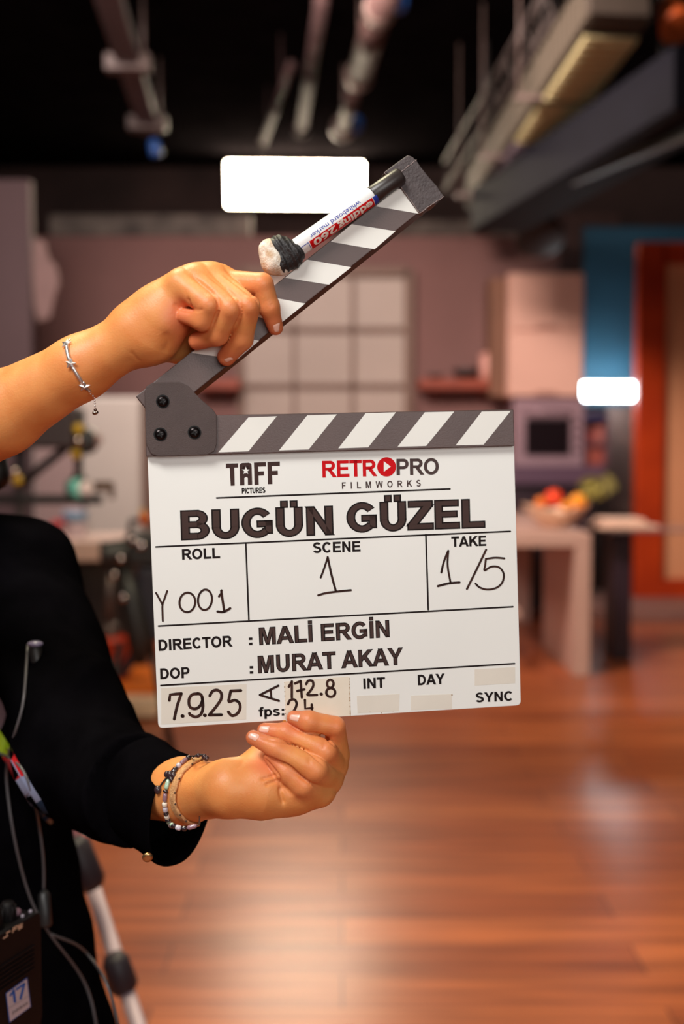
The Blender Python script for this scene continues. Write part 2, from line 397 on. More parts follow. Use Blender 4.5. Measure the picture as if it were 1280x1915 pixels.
# corrugated air duct, upper right
r = empty('air_duct', D(1040, 210, 7.4), 'corrugated yellowish metal air duct at the upper right of the ceiling', 'air duct')
a, b = D(1160, -10, 6.2), D(915, 350, 9.2)
m = MB(); bar(m, a, b, 0.34, 0.22, 0, 0.01)
y = (b - a).normalized(); n = int((b - a).length / 0.085)
for i in range(n):
    p = a.lerp(b, (i + 0.5) / n); bar(m, p, p + y * 0.035, 0.36, 0.24, 1)
m.build('duct', [mat('duct_sheet', S(66, 58, 52), 0.7, 0.0, spec=0.2, var=0.25, scale=3), mat('duct_rib', S(82, 74, 64), 0.7, spec=0.2)], r)
for t0, t1, nm, cl in ((0.06, 0.33, 'pale_duct_panel', S(186, 176, 134)), (0.36, 0.56, 'pale_duct_panel', S(186, 176, 134)), (0.58, 0.9, 'lilac_duct_panel', S(120, 108, 118))):
    m = MB(); o_ = Vector((0.02, 0, -0.14)); bar(m, a.lerp(b, t0) + o_, a.lerp(b, t1) + o_, 0.30, 0.02, 0, 0.004); k_ = int((t1 - t0) * (b - a).length / 0.09)
    for i in range(k_): p = a.lerp(b, t0 + (t1 - t0) * (i + .5) / k_) + o_ + Vector((0, 0, -0.012)); bar(m, p, p + y * 0.03, 0.29, 0.02)
    m.build('panel', mat(nm, cl, 0.7, spec=0.2), r)
for t in (0.33, 0.66, 0.93):
    p = a.lerp(b, t); m = MB(); bar(m, p - Vector((0.3, 0, 0.13)), p + Vector((0.3, 0, -0.13)), 0.03, 0.03)
    for s in (-0.28, 0.28): m.tube([p + Vector((s, 0, -0.13)), Vector((p.x + s, p.y, 4.5))], 0.007)
    m.build('hanger', mat('pale_bracket', S(92, 76, 72), 0.5), r)
# lighting truss beside the duct
def truss(a, b, wd, label):
    r = empty('lighting_truss', a.lerp(b, 0.5), label, 'truss'); x = (b - a).cross(Vector((0, 0, 1))).normalized() * wd; z = Vector((0, 0, wd))
    m = MB()
    for s, t in ((1, 1), (1, -1), (-1, 1), (-1, -1)): m.tube([a + x * s + z * t, b + x * s + z * t], 0.02, 0, 8)
    m.build('chord_tubes', mat('dull_metal', S(62, 54, 52), 0.7, 0.0, spec=0.2), r)
    m = MB(); k = 14
    for i in range(k):
        p, q = a.lerp(b, i / k), a.lerp(b, (i + 1) / k)
        for s in (-1, 1): m.tube([p + x * s + z * (1 if i % 2 else -1), q + x * s + z * (-1 if i % 2 else 1)], 0.01, 0, 6)
        m.tube([p + x + z, p - x + z], 0.01, 0, 6)
    m.build('lattice', mat('dull_metal', S(62, 54, 52), 0.7, 0.0, spec=0.2), r)
    for t in (0.2, 0.7):
        p = a.lerp(b, t); m = MB(); m.tube([p + z, Vector((p.x, p.y, 4.5))], 0.012); m.build('hanger', M_blk, r)
truss(D(1075, -10, 6.8), D(860, 330, 9.8), 0.12, 'dull metal lighting truss left of the corrugated duct')
# big blue-black beam with a pale lower edge
r = empty('ceiling_beam', D(1130, 290, 7.0), 'broad blue-black beam with a pale lower edge at the upper right', 'beam')
a, b = D(1330, 150, 6.0), D(930, 395, 9.0)
m = MB(); bar(m, a, b, 0.42, 0.32, 0, 0.01); m.build('beam_body', mat('blue_black', S(13, 13, 22), 0.8, var=0.2, scale=3, spec=0.15), r)
a, b = D(1330, 232, 6.0), D(965, 382, 8.4)
m = MB(); bar(m, a, b, 0.05, 0.05, 0, 0.005); m.build('edge_strip', mat('pale_green_strip', S(86, 94, 88), 0.5), r)
for t in (0.2, 0.75):
    p = a.lerp(b, t) + Vector((0, 0, 0.2)); m = MB(); m.tube([p, Vector((p.x, p.y, 4.5))], 0.012); m.build('hanger', M_blk, r)
# black fixtures under the right ceiling
def spotlight(px, py, d, size, label, mt=None, cat='stage light'):
    c = D(px, py, d); r = empty('stage_light', c, label, cat); m = MB()
    m.lathe(c, (0.1, -0.6, -0.8), [(-size, size * 0.5), (-size * 0.9, size * 0.7), (0, size * 0.75), (size * 0.8, size * 0.95), (size * 0.85, size * 0.8)], 0, 20); m.build('can', mt or M_blk, r)
    m = MB(); m.tube([c + Vector((-size, 0, 0)), c + Vector((-size, 0, size * 1.5)), c + Vector((size, 0, size * 1.5)), c + Vector((size, 0, 0))], 0.012, 0, 6); m.tube([c + Vector((0, 0, size * 1.5)), Vector((c.x, c.y, 4.5))], 0.012, 0, 6); m.build('yoke', M_blk, r)
spotlight(1005, 420, 9.6, 0.22, 'large black stage light hanging above the tall pink cabinet')
spotlight(905, 405, 10.2, 0.13, 'smaller black stage light hanging left of the large one above the cabinet')
spotlight(1262, 34, 6.4, 0.11, 'orange-coloured stage light in the top right corner', mat('orange_gel_can', S(190, 84, 30), 0.6))

# ------------------------------------------------------------------ kitchen set, right
M_pink = mat('pink_beige_laminate', S(226, 178, 160), 0.5, var=0.06, scale=2)
M_lilac = mat('lilac_steel', S(170, 140, 150), 0.35, 0.3, var=0.1, scale=3)
r = empty('tall_cabinet', B(1020, 740, 10.4), 'tall pink-beige wall cabinet left of the teal alcove', 'cabinet')
m = MB(); slab(m, 952, 510, 1091, 742, 10.45, 0.5, 0, 0.008); m.build('body', M_pink, r)
for x0, y0, x1, y1 in ((954, 512, 1089, 616), (954, 620, 1089, 740)):
    m = MB(); slab(m, x0, y0, x1, y1, 10.42, 0.03, 0, 0.004); d_ = m.build('door', M_pink, r)
    m = MB(); slab(m, (x0 + x1) / 2 - 20, y1 - 7, (x0 + x1) / 2 + 20, y1 - 4, 10.40, 0.02); m.build('handle', mat('rose_handle', S(168, 120, 108), 0.4), d_)
m = MB(); slab(m, 918, 520, 951, 741, 10.6, 0.38); m.build('side_panel', mat('brown_wood', S(124, 84, 62), 0.6, var=0.2, scale=3), r)
r = empty('wall_oven', B(1028, 870, 10.4), 'lilac-framed oven with a dark square window beneath the tall cabinet', 'oven')
m = MB(); slab(m, 962, 742, 1092, 872, 10.47, 0.45, 0, 0.01); m.build('housing', M_lilac, r)
m = MB(); slab(m, 984, 784, 1066, 850, 10.44, 0.03, 0, 0.006); m.build('window', mat('oven_glass', S(26, 18, 22), 0.15), r)
m = MB(); a, b = B(985, 770, 10.38), B(1066, 770, 10.38); m.tube([a + Vector((0, .08, 0)), a, b, b + Vector((0, .08, 0))], 0.012); m.build('handle', M_lilac, r)
for i in range(4):
    m = MB(); m.lathe(B(1078, 790 + 18 * i, 10.47), (0, -1, 0), [(0, 0.02), (0.02, 0.018), (0.022, 0.0)], 0, 12, caps=False); m.build('knob', mat('dark_knob', S(70, 54, 62), 0.4), r)
r = empty('base_unit', B(1045, 1000, 10.4), 'dark purple kitchen base unit with cooktop below the oven', 'cabinet')
m = MB(); slab(m, 945, 905, 1105, 1150, 10.3, 0.6, 0, 0.01, floor=True); m.build('body', mat('purple_black', S(46, 32, 42), 0.4), r)
m = MB(); slab(m, 940, 872, 1132, 906, 10.2, 0.7, 0, 0.006); m.build('worktop', mat('purple_grey', S(92, 70, 88), 0.35), r)
for i in range(3):
    m = MB(); slab(m, 950 + i * 52, 915, 998 + i * 52, 1120, 10.27, 0.03, 0, 0.004); m.build('door', mat('purple_black', S(46, 32, 42), 0.4), r)
r = empty('open_shelf', B(1115, 870, 10.5), 'narrow dark open shelf with blue edge right of the oven', 'shelf')
m = MB()
for y in (782, 828, 870): slab(m, 1094, y, 1137, y + 5, 10.5, 0.35)
slab(m, 1133, 778, 1138, 874, 10.5, 0.35); slab(m, 1093, 778, 1096, 874, 10.5, 0.35); slab(m, 1093, 778, 1138, 874, 10.84, 0.01)
m.build('carcass', mat('plum_board', S(96, 62, 74), 0.6), r)
m = MB(); slab(m, 1094, 774, 1134, 783, 10.48, 0.3); m.build('blue_top', mat('navy', S(34, 44, 96), 0.5), r)
for x0, x1, y0, y1, lb, col in ((1098, 1112, 803, 828, 'small maroon box on the upper level of the open shelf', S(140, 60, 56)), (1114, 1130, 797, 828, 'rose-coloured box beside the maroon one on the open shelf', S(166, 96, 88)), (1099, 1130, 838, 870, 'wide brick-red box on the lower level of the open shelf', S(150, 70, 58))):
    m = MB(); slab(m, x0, y0, x1, y1, 10.55, 0.16, 0, 0.006); slab(m, x0 - 1, y0, x1 + 1, y0 + 5, 10.545, 0.17, 0, 0.004)
    m.build('storage_box', mat('box_%d' % x0, col, 0.6), label=lb, cat='box', group='boxes on the open shelf')
# LED tube in the alcove
r = empty('led_tube', B(1140, 732, 10.9), 'glowing cool white LED tube under the teal wall', 'lamp')
m = MB(); a, b = B(1086, 732, 10.85), B(1192, 732, 10.85)
m.tube([a, b], 0.075, 0, 18); m.build('glowing_tube', mat('led_tube_light', (1, 1, 1), 0.5, emit=(0.86, 0.97, 1.0), estr=32.0), r)
m = MB(); m.box((a.x, 10.93, a.z - 0.05), (b.x, 11.1, a.z + 0.05)); m.build('bracket', M_blk, r)
for p, s in ((a, -1), (b, 1)):
    m = MB(); m.lathe(p, (s, 0, 0), [(0, 0.078), (0.03, 0.078), (0.035, 0.05)], 0, 16); m.build('end_cap', M_blk, r)
# floating shelves with things on them
M_red = mat('red_brown_wood', S(150, 66, 44), 0.5, var=0.2, scale=5)
def shelf(x0, x1, lb):
    m = MB(); lo, hi = slab(m, x0, 708, x1, 727, 10.7, 0.3, 0, 0.005)
    for t in (0.2, 0.8):
        x = lo[0] + (hi[0] - lo[0]) * t; m.box((x - 0.02, 10.86, lo[2] - 0.07), (x + 0.02, 11.0, lo[2]))
    m.build('wall_shelf', M_red, label=lb, cat='shelf', group='floating shelves on the set wall')
    return hi[2]
zt = shelf(785, 936, 'red-brown floating shelf with dark bowls right of the window'); shelf(366, 448, 'red-brown floating shelf just behind the clapper hinge')
def bowl_at(x, y, z, r, mt, name='bowl', lb=None, cat=None, parent=None, group=None, h=0.5):
    m = MB(); pr = [(0, r * 0.35), (r * 0.04, r * 0.4), (r * h * 0.4, r * 0.8), (r * h, r), (r * h, r * 0.93), (r * h * 0.45, r * 0.72), (r * 0.12, r * 0.3)]
    m.lathe((x, y, z), (0, 0, 1), pr, 0, 24); return m.build(name, mt, parent, lb, cat, group)
M_dk = mat('dark_ceramic', S(34, 26, 26), 0.4)
p = B(815, 715, 10.8); bowl_at(p.x, p.y, zt, 0.08, M_dk, lb='small dark bowl at the left end of the floating shelf', cat='bowl', group='bowls on the shelf')
p = B(872, 715, 10.8); bowl_at(p.x, p.y, zt, 0.13, M_dk, lb='wide dark bowl in the middle of the floating shelf', cat='bowl', group='bowls on the shelf', h=0.7)
p = B(912, 715, 10.8); r = empty('canister', (p.x, p.y, zt), 'pink cylindrical canister at the right end of the floating shelf', 'canister')
m = MB(); m.lathe((p.x, p.y, zt), (0, 0, 1), [(0, 0.066), (0.005, 0.07), (0.2, 0.07), (0.205, 0.066)], 0, 24); m.build('body', mat('pink_ceramic', S(222, 160, 146), 0.4), r)
m = MB(); m.lathe((p.x, p.y, zt + 0.205), (0, 0, 1), [(0, 0.072), (0.02, 0.072), (0.03, 0.03), (0.04, 0.02), (0.05, 0.0)], 0, 24, caps=False); m.build('lid', MATS['pink_ceramic'], r)

# island table with slab legs
M_isl = mat('island_laminate', S(196, 160, 146), 0.45, var=0.06, scale=2)
g1 = G(1092, 1266); yn = g1.y; xr = g1.x + 0.04; zt = 0.90
r = empty('kitchen_island', (xr - 0.7, yn + 1.0, 0), 'pale island table with thick slab legs standing on the floor right of the board', 'table')
m = MB(); m.box((xr - 0.55, yn, zt - 0.09), (xr, yn + 2.6, zt), 0, 0.006); m.build('tabletop', M_isl, r)
m = MB(); m.box((xr - 0.10, yn, 0), (xr, yn + 1.15, zt - 0.091), 0, 0.006); m.build('leg', M_isl, r)
m = MB(); m.box((xr - 0.55, yn + 2.3, 0), (xr, yn + 2.4, zt - 0.091), 0, 0.006); m.build('leg', M_isl, r)
m = MB(); m.box((xr - 0.5, yn + 0.1, 0.35), (xr - 0.42, yn + 2.29, 0.40), 0, 0.004); m.build('stretcher', M_isl, r)
# side table plate and glass top
p = G(1145, 985, 0.90)
r = empty('glass_table', (p.x + 0.4, p.y + 0.2, 0), 'glass-topped side table on a dark pedestal right of the island', 'table')
m = MB(); m.box((p.x - 0.05, p.y - 0.15, 0.872), (p.x + 0.72, p.y + 0.45, 0.890), 0, 0.004); m.build('glass_top', mat('table_glass', S(190, 170, 170), 0.08, trans=0.6), r)
m = MB(); m.box((p.x + 0.02, p.y + 0.0, 0.0), (p.x + 0.14, p.y + 0.3, 0.871), 0, 0.01); m.build('pedestal', mat('purple_black', S(46, 32, 42), 0.4), r)
m = MB(); m.box((p.x - 0.12, p.y - 0.16, 0.891), (p.x + 0.28, p.y + 0.25, 0.915), 0, 0.01); m.box((p.x - 0.08, p.y - 0.12, 0.915), (p.x + 0.2, p.y + 0.2, 0.955), 0, 0.012)
m.build('folded_cloth', mat('cream_cloth', S(232, 196, 174), 0.8, var=0.1, scale=6), label='cream folded cloth lying on the glass side table', cat='cloth')
# fruit bowl: wide wavy cream dish
p = G(1030, 985, 0.90); fb = Vector((p.x + 0.02, yn + 0.55, 0.90))
s_ = 2200 / fb.y; fx = (1040 - 640) / s_
fb.x = fx
m = MB(); nR, nK = 6, 36; vs = []; R0 = 0.225
for i in range(nR + 1):
    for k in range(nK):
        a = 2 * PI * k / nK; t = i / nR; h = 0.14 * t ** 1.8 * (0.75 + 0.35 * abs(math.cos(a)))
        vs.append(fb + Vector((math.cos(a) * (0.05 + (R0 - 0.05) * t), math.sin(a) * (0.05 + (R0 - 0.07) * t), 0.006 + h)))
fs = [(i * nK + k, i * nK + (k + 1) % nK, (i + 1) * nK + (k + 1) % nK, (i + 1) * nK + k) for i in range(nR) for k in range(nK)] + [tuple(range(nK))[::-1]]
o = len(vs); vs2 = [v + Vector((0, 0, -0.006)) for v in vs]
m.add(vs, fs, 0, True); m.add(vs2, [f[::-1] for f in fs], 0, True); m.add(vs[-nK:] + vs2[-nK:], [(k, (k + 1) % nK, nK + (k + 1) % nK, nK + k) for k in range(nK)], 0, True)
m.build('fruit_bowl', mat('cream_ceramic', S(242, 208, 178), 0.4), label='wide cream dish with wavy rim holding fruit on the island table', cat='bowl')
def fruit(px, py, r_, col, name, lb, cat, group=None, dy=0.0):
    c = B(px, py, fb.y + dy); rt = empty(name, c, lb, cat, group); m = MB(); pr = []
    for i in range(11):
        a = PI * i / 10; pr.append((-math.cos(a) * r_ * 0.92 + (0.12 * r_ if i in (0,) else 0), max(0.0005, math.sin(a) * r_)))
    m.lathe(c, (0.1, 0, 1), pr, 0, 18); m.build('flesh', mat('skin_' + name + str(px), col, 0.4, bump=0.2, scale=60), rt)
    m = MB(); m.tube([c + Vector((0, 0, r_ * 0.85)), c + Vector((0.01, 0, r_ * 1.2))], 0.004, 0, 6); m.build('stem', mat('stem_green', S(90, 96, 40), 0.6), rt)
fruit(1037, 931, 0.062, S(236, 66, 20), 'tomato', 'bright red-orange tomato in the fruit dish', 'tomato')
fruit(1012, 940, 0.042, S(226, 120, 30), 'orange', 'orange at the left behind the tomato in the fruit dish', 'orange', 'oranges in the dish', 0.11)
fruit(1082, 937, 0.056, S(244, 156, 30), 'orange', 'largest orange, right of the tomato at the dish rim', 'orange', 'oranges in the dish')
fruit(1060, 946, 0.036, S(240, 150, 36), 'orange', 'orange between the tomato and the largest orange', 'orange', 'oranges in the dish', -0.12)
r = empty('grape_bunch', B(1110, 950, fb.y + .2), 'yellow-green bunch of grapes with leaves at the right end of the dish', 'grapes')
m = MB()
for i in range(46):
    t = random.random(); m.ball(B(1092 + 34 * t + random.uniform(-6, 6), 938 - 24 * math.sin(t * 2.6) + random.uniform(-8, 10), fb.y + .2 + random.uniform(-0.05, 0.05)), 0.017, 0, 1)
m.build('grapes', mat('grape_green', S(168, 158, 78), 0.4), r, kind='stuff')
for k in range(5):
    c = B(1098 + 11 * k, 902 + 8 * (k % 2), fb.y + .2); m = MB(); d1 = Vector((random.uniform(-.5, 1), 0, random.uniform(.2, .8))).normalized(); d2 = d1.cross(Vector((0, 1, 0.3))).normalized()
    o = [c + d1 * (0.07 * math.cos(a)) + d2 * (0.035 * math.sin(a)) for a in [2 * PI * i / 10 for i in range(10)]]; m.prism(o, (0, 0.003, 0)); m.build('leaf', mat('leaf_olive', S(120, 112, 60), 0.5), r)

# ------------------------------------------------------------------ left background: pale panel, counter, camera rig
r = empty('pale_fridge', B(184, 990, 8.6), 'pale beige fridge-like cabinet behind the black camera crane', 'cabinet')
m = MB(); slab(m, 60, 742, 268, 1100, 8.6, 0.6, 0, 0.015, floor=True); m.build('body', mat('pale_enamel', S(184, 176, 168), 0.5, var=0.06, scale=2), r)
m = MB(); slab(m, 64, 746, 150, 1095, 8.57, 0.03, 0, 0.008); d_ = m.build('door', mat('pale_enamel_rose', S(156, 134, 132), 0.4), r)
m = MB(); slab(m, 153, 746, 264, 1095, 8.57, 0.03, 0, 0.008); d2 = m.build('door', mat('pale_enamel', S(214, 190, 176), 0.4), r)
m = MB(); a, b = B(157, 900, 8.53), B(157, 985, 8.53); m.tube([a, b], 0.012); m.build('handle', M_galv, d2)
r = empty('counter', G(180, 1200), 'cream-topped counter behind the shoulder at the left', 'counter')
a = G(118, 1012, 0.87); yc = a.y
xl = (60 - 640) / 2200 * yc; xr2 = (244 - 640) / 2200 * yc
m = MB(); m.box((xl, yc, 0.75), (xr2, yc + 0.75, 0.87), 0, 0.008); m.build('worktop', mat('cream_worktop', S(236, 206, 188), 0.4), r)
m = MB(); m.box((xl + .03, yc + 0.08, 0.0), (xr2 - .03, yc + 0.7, 0.749), 0, 0.01); m.build('body', mat('dark_olive_front', S(48, 42, 36), 0.6, color2=S(30, 22, 24), scale=4), r)
for t in (0.04, 0.52):
    m = MB(); x = xl + (xr2 - xl) * t; m.box((x, yc + 0.05, 0.08), (x + (xr2 - xl) * 0.44, yc + 0.08, 0.72), 0, 0.005); d_ = m.build('door', mat('dark_olive_front', S(48, 42, 36), 0.6), r)
    m = MB(); m.ball((x + (xr2 - xl) * 0.4, yc + 0.03, 0.62), 0.018); m.build('knob', mat('brass', S(200, 160, 110), 0.25, 0.9), d_)
c = Vector(((140 - 640) / 2200 * (yc + 0.3), yc + 0.3, 0.87)); r = empty('paper_cup', c, 'white and pale blue paper cup on the cream counter', 'cup')
m = MB(); m.lathe(c, (0, 0, 1), [(0, 0.055), (0.003, 0.058), (0.17, 0.075), (0.175, 0.077), (0.17, 0.071), (0.01, 0.054)], 0, 24); m.build('cup_wall', mat('cup_paper', S(226, 214, 224), 0.5), r)
m = MB(); m.lathe(c, (0, 0, 1), [(0.1, 0.0685), (0.1, 0.070), (0.16, 0.0765), (0.16, 0.074)], 0, 24, caps=False); m.build('blue_band', mat('cup_blue', S(120, 160, 190), 0.5), r)
c = Vector(((88 - 640) / 2200 * (yc + 0.2), yc + 0.2, 0.87)); m = MB(); m.ball(c + Vector((0, 0, 0.045)), 0.05, 0, 2, (1.4, 1, 0.9)); m.ball(c + Vector((0.06, 0, 0.09)), 0.035, 0, 2, (1.2, 1, 0.8)); m.tube([c + Vector((0.05, 0, 0.08)), c + Vector((0.11, -0.02, 0.12))], 0.01)
m.build('red_pepper', mat('pepper_red', S(196, 40, 50), 0.35), label='red pepper on the counter left of the paper cup', cat='vegetable')

r = empty('camera_crane', D(60, 1150, 4.6) * 1.0, 'black camera crane with yellow knobs and a long horizontal beam behind the shoulder', 'camera crane')
dC = 4.6
m = MB(); bar(m, D(-60, 800, dC), D(148, 800, dC), 0.25, 0.16, 0, 0.012); m.build('monitor_box', mat('charcoal_plastic', S(58, 46, 48), 0.5), r)
m = MB(); bar(m, D(-40, 934, dC), D(190, 934, dC), 0.05, 0.036, 0, 0.004); m.build('beam', M_blk, r)
m = MB(); m.tube([D(38, 910, dC), D(70, 880, dC), D(140, 824, dC)], 0.018, 0, 12); m.build('diagonal_arm', M_blk, r)
m = MB(); bar(m, D(38, 830, dC), D(38, 1010, dC), 0.04, 0.034, 0, 0.004); m.build('upright', mat('charcoal_plastic', S(58, 46, 48), 0.5), r)
m = MB(); m.tube([D(147, 770, dC), D(147, 900, dC)], 0.016, 0, 12); m.lathe(D(150, 824, dC - .05), (0, 1, 0), [(0, 0.04), (0.005, 0.055), (0.1, 0.055), (0.105, 0.04)], 0, 20); m.build('joint', M_blk, r)
m = MB(); m.lathe(D(147, 880, dC), (0, 0, -1), [(0, 0.012), (0.05, 0.045), (0.09, 0.045)], 0, 16); m.build('hook', M_blk, r)
for x, y in ((148, 802), (143, 849), (34, 898)):
    m = MB(); m.lathe(D(x, y, dC - .06), (0, -1, 0), [(0, 0.016), (0.005, 0.02), (0.03, 0.018), (0.032, 0.01)], 0, 12); m.build('yellow_knob', mat('yellow_plastic', S(206, 164, 30), 0.4), r)
for x, y in ((146, 824), (28, 882)):
    m = MB(); m.ball(D(x, y, dC - .12), 0.016); m.build('bolt', mat('chrome', (0.9, 0.75, 0.7), 0.1, 1.0), r)
m = MB(); m.lathe(D(181, 822, dC), (0, -1, 0), [(0, 0.020), (0.01, 0.024), (0.02, 0.020), (0.02, 0.014)], 0, 20); m.build('lens_ring', mat('smoky_ring', S(150, 120, 116), 0.3), r)
m = MB(); m.box(D(175, 905, dC) - Vector((0.0, 0, 0.03)), D(208, 905, dC) + Vector((0, 0.05, 0.01)), 0, 0.004); m.box(D(204, 915, dC) - Vector((0, 0, 0.04)), D(210, 915, dC) + Vector((0, .05, 0.02)), 0, 0.002); m.build('bracket', mat('brown_bracket', S(92, 70, 58), 0.5), r)
m = MB(); bar(m, D(30, 1000, dC), Vector((D(30, 1000, dC).x, D(30, 1000, dC).y, 0.0)), 0.06, 0.06, 0, 0.004); m.build('post', M_blk, r)
c = D(150, 915, dC); r = empty('tape_roll', c, 'teal and white roll of tape hanging on the crane beam', 'tape roll')
m = MB(); m.lathe(c + Vector((-0.03, 0, 0.0)), (1, -0.6, 0.1), [(0, 0.03), (0, 0.042), (0.05, 0.042), (0.05, 0.03)], 0, 24); m.build('roll', mat('teal_tape', S(110, 190, 180), 0.4), r)
m = MB(); m.lathe(c + Vector((-0.01, 0, 0.0)), (1, -0.6, 0.1), [(0, 0.02), (0.0, 0.029), (0.055, 0.029), (0.055, 0.02)], 0, 24); m.build('core', mat('white_card', S(230, 210, 214), 0.6), r)

# film camera on its dolly, behind the left edge of the board
dK = 5.2
r = empty('film_camera', D(258, 1000, dK), 'black film camera on a stand behind the left edge of the board', 'camera')
m = MB(); m.box(D(232, 1060, dK) , D(300, 1000, dK) + Vector((0, 0.35, 0)), 0, 0.02); m.build('body', M_blk, r)
m = MB(); m.lathe(D(240, 1035, dK), (-1, -0.3, 0), [(0, 0.06), (0.02, 0.065), (0.1, 0.055), (0.12, 0.06), (0.12, 0.045)], 0, 24); m.build('lens', M_blk, r)
m = MB(); m.tube([D(243, 1000, dK), D(245, 975, dK), D(290, 972, dK), D(292, 1000, dK)], 0.014, 0, 10); m.build('top_handle', M_blk, r)
m = MB(); m.box(D(256, 1200, dK), D(302, 1062, dK) + Vector((0, 0.2, 0)), 0, 0.02); m.build('battery_pack', mat('navy_cloth', S(34, 32, 44), 0.7), r)
m = MB(); m.tube([D(205, 1060, dK), D(205, 1170, dK)], 0.022, 0, 12); m.lathe(D(205, 1165, dK), (0, 0, -1), [(0, 0.03), (0.02, 0.045), (0.05, 0.045), (0.06, 0.03)], 0, 16); m.build('column', mat('brown_grey_metal', S(92, 76, 72), 0.35, 0.4), r)
m = MB(); m.tube([D(232, 1060, dK), D(246, 1120, dK), D(262, 1190, dK), D(262, 1240, dK)], [0.03, 0.05, 0.06, 0.03], 0, 12); m.build('hanging_cable', M_blk, r)
m = MB(); m.ball(D(270, 970, dK), 0.025, 0, 2, (1, 1, 1.4)); m.build('orange_knob', mat('orange_plastic', S(206, 100, 40), 0.4), r)
m = MB(); m.ball(D(266, 958, dK), 0.015, 0, 2); m.build('yellow_button', MATS['yellow_plastic'], r)
for x, y in ((213, 1076), (230, 1118), (248, 1010), (264, 1020), (225, 1045)):
    m = MB(); m.lathe(D(x, y, dK - 0.1), (0, -1, 0.1), [(0, 0.012), (0.01, 0.016), (0.012, 0.008)], 0, 14); m.build('shiny_screw', MATS['chrome'], r)
for x in (225, 282):
    a = D(x, 1200, dK + .1); m = MB(); m.tube([a, Vector((a.x + (0.1 if x > 250 else -0.12), a.y, 0.0))], 0.018, 0, 10); m.build('leg', M_blk, r)
g = G(235, 1310); r = empty('camera_dolly', (g.x, g.y + .4, 0), 'low cream dolly platform with an orange edge on the floor left of the board', 'dolly')
xl, xr3 = (120 - 640) / 2200 * g.y, (318 - 640) / 2200 * g.y
m = MB(); m.box((xl, 6.05, 0.02), (xr3, 6.85, 0.10), 0, 0.01); m.build('platform', mat('cream_board', S(246, 214, 176), 0.4), r)
m = MB(); m.box((xl, 6.25, 0.101), (xr3, 6.84, 0.15), 0, 0.008); m.build('orange_deck', mat('orange_deck', S(232, 118, 26), 0.45), r)
for x in (xl + .1, xr3 - .1):
    for y in (6.15, 6.7):
        m = MB(); m.lathe((x - .02, y, 0.022), (1, 0, 0), [(0, 0.02), (0.0, 0.022), (0.04, 0.022), (0.04, 0.01)], 0, 16); m.build('wheel', M_blk, r)
c = D(214, 1250, 6.5); m = MB(); z0 = 0.151
r = empty('orange_bucket', (c.x, c.y, z0), 'orange-red bucket standing on the dolly deck', 'bucket')
m = MB(); m.lathe((c.x, c.y, z0), (0, 0, 1), [(0, 0.075), (0.003, 0.08), (0.22, 0.105), (0.225, 0.11), (0.21, 0.1), (0.01, 0.07)], 0, 24); m.build('pail', mat('orange_red_plastic', S(206, 60, 20), 0.4), r)
m = MB(); m.tube([Vector((c.x - .105, c.y - .02, z0 + .21)), Vector((c.x - .05, c.y - .11, z0 + .12)), Vector((c.x + .05, c.y - .11, z0 + .12)), Vector((c.x + .105, c.y - .02, z0 + .21))], 0.004, 0, 6); m.build('handle', M_galv, r)
c = D(225, 1262, 5.5); m = MB(); m.tube([D(205, 1268, 5.5), D(228, 1258, 5.5), D(252, 1225, 5.5), D(275, 1215, 5.5)], [0.02, 0.03, 0.028, 0.03], 0, 14); m.ball(D(205, 1268, 5.5), 0.026); m.ball(D(265, 1223, 5.5), 0.03)
m.build('pan_handle', mat('grey_violet_metal', S(96, 78, 84), 0.4, 0.3), label='grey metal pan arm lying in front of the orange-red bucket', cat='handle')

# light-stand leg seen behind the hip
r = empty('light_stand', G(262, 1990) , 'pale lilac tripod stand with black joints behind the jacket hem', 'stand')
dS = 1.75
a, b, c, d = D(122, 1500, dS + .15), D(158, 1610, dS + .08), D(222, 1812, dS), D(262, 1930, dS - .05)
M_ltube = mat('lilac_tube', S(206, 182, 196), 0.4, 0.1)
gnd = b + (d - b) * ((b.z - 0.02) / (b.z - d.z))
m = MB(); m.tube([b, gnd], 0.012, 0, 16); m.build('leg', M_ltube, r)
top = b + Vector((-0.08, 0.02, 0.35))
g2 = Vector((top.x - .45, top.y + .35, 0.02)); g3 = Vector((top.x - .1, top.y + .75, 0.02))
for g_ in (g2, g3): m = MB(); m.tube([b + Vector((-.04, .02, .05)), g_], 0.012, 0, 12); m.build('leg', M_ltube, r)
m = MB(); m.tube([a + Vector((-0.03, 0, .1)), a, b + Vector((-0.01, 0, 0.01))], 0.014, 0, 12); m.build('rose_upright', mat('rose_tube', S(186, 120, 130), 0.4), r)
m = MB(); m.ball(D(150, 1612, dS), 0.022, 0, 2, (1, 1, 1.3)); m.lathe(D(134, 1570, dS), (0.4, 0, -0.9), [(0, 0.016), (0.01, 0.024), (0.07, 0.022), (0.08, 0.016)], 0, 16); m.build('collar', mat('charcoal_joint', S(52, 44, 54), 0.5), r)
m = MB(); m.lathe(D(212, 1785, dS - .02), (0.3, 0, -0.95), [(0, 0.014), (0.01, 0.02), (0.05, 0.022), (0.06, 0.014)], 0, 16); m.ball(D(232, 1808, dS - .02), 0.012); m.build('clamp', mat('charcoal_joint', S(52, 44, 54), 0.5), r)
m = MB(); m.tube([D(160, 1555, dS + .1), D(163, 1590, dS + .1)], 0.007, 0, 8); m.build('red_tag', mat('red_tag', S(214, 60, 50), 0.5), r)
# pale cloth on the left flat
c = [(61, 446), (82, 450), (88, 480), (104, 498), (110, 530), (100, 562), (94, 594), (70, 602), (64, 570), (60, 500)]
m = MB(); m.prism([B(x, y, 9.352) for x, y in c][::-1], (0, 0.05, 0), 0, 0.008); m.build('hanging_cloth', mat('pale_rose_cloth', S(136, 108, 104), 0.8, var=0.1, scale=6), label='pale rose cloth hanging at the edge of the left set wall', cat='cloth')

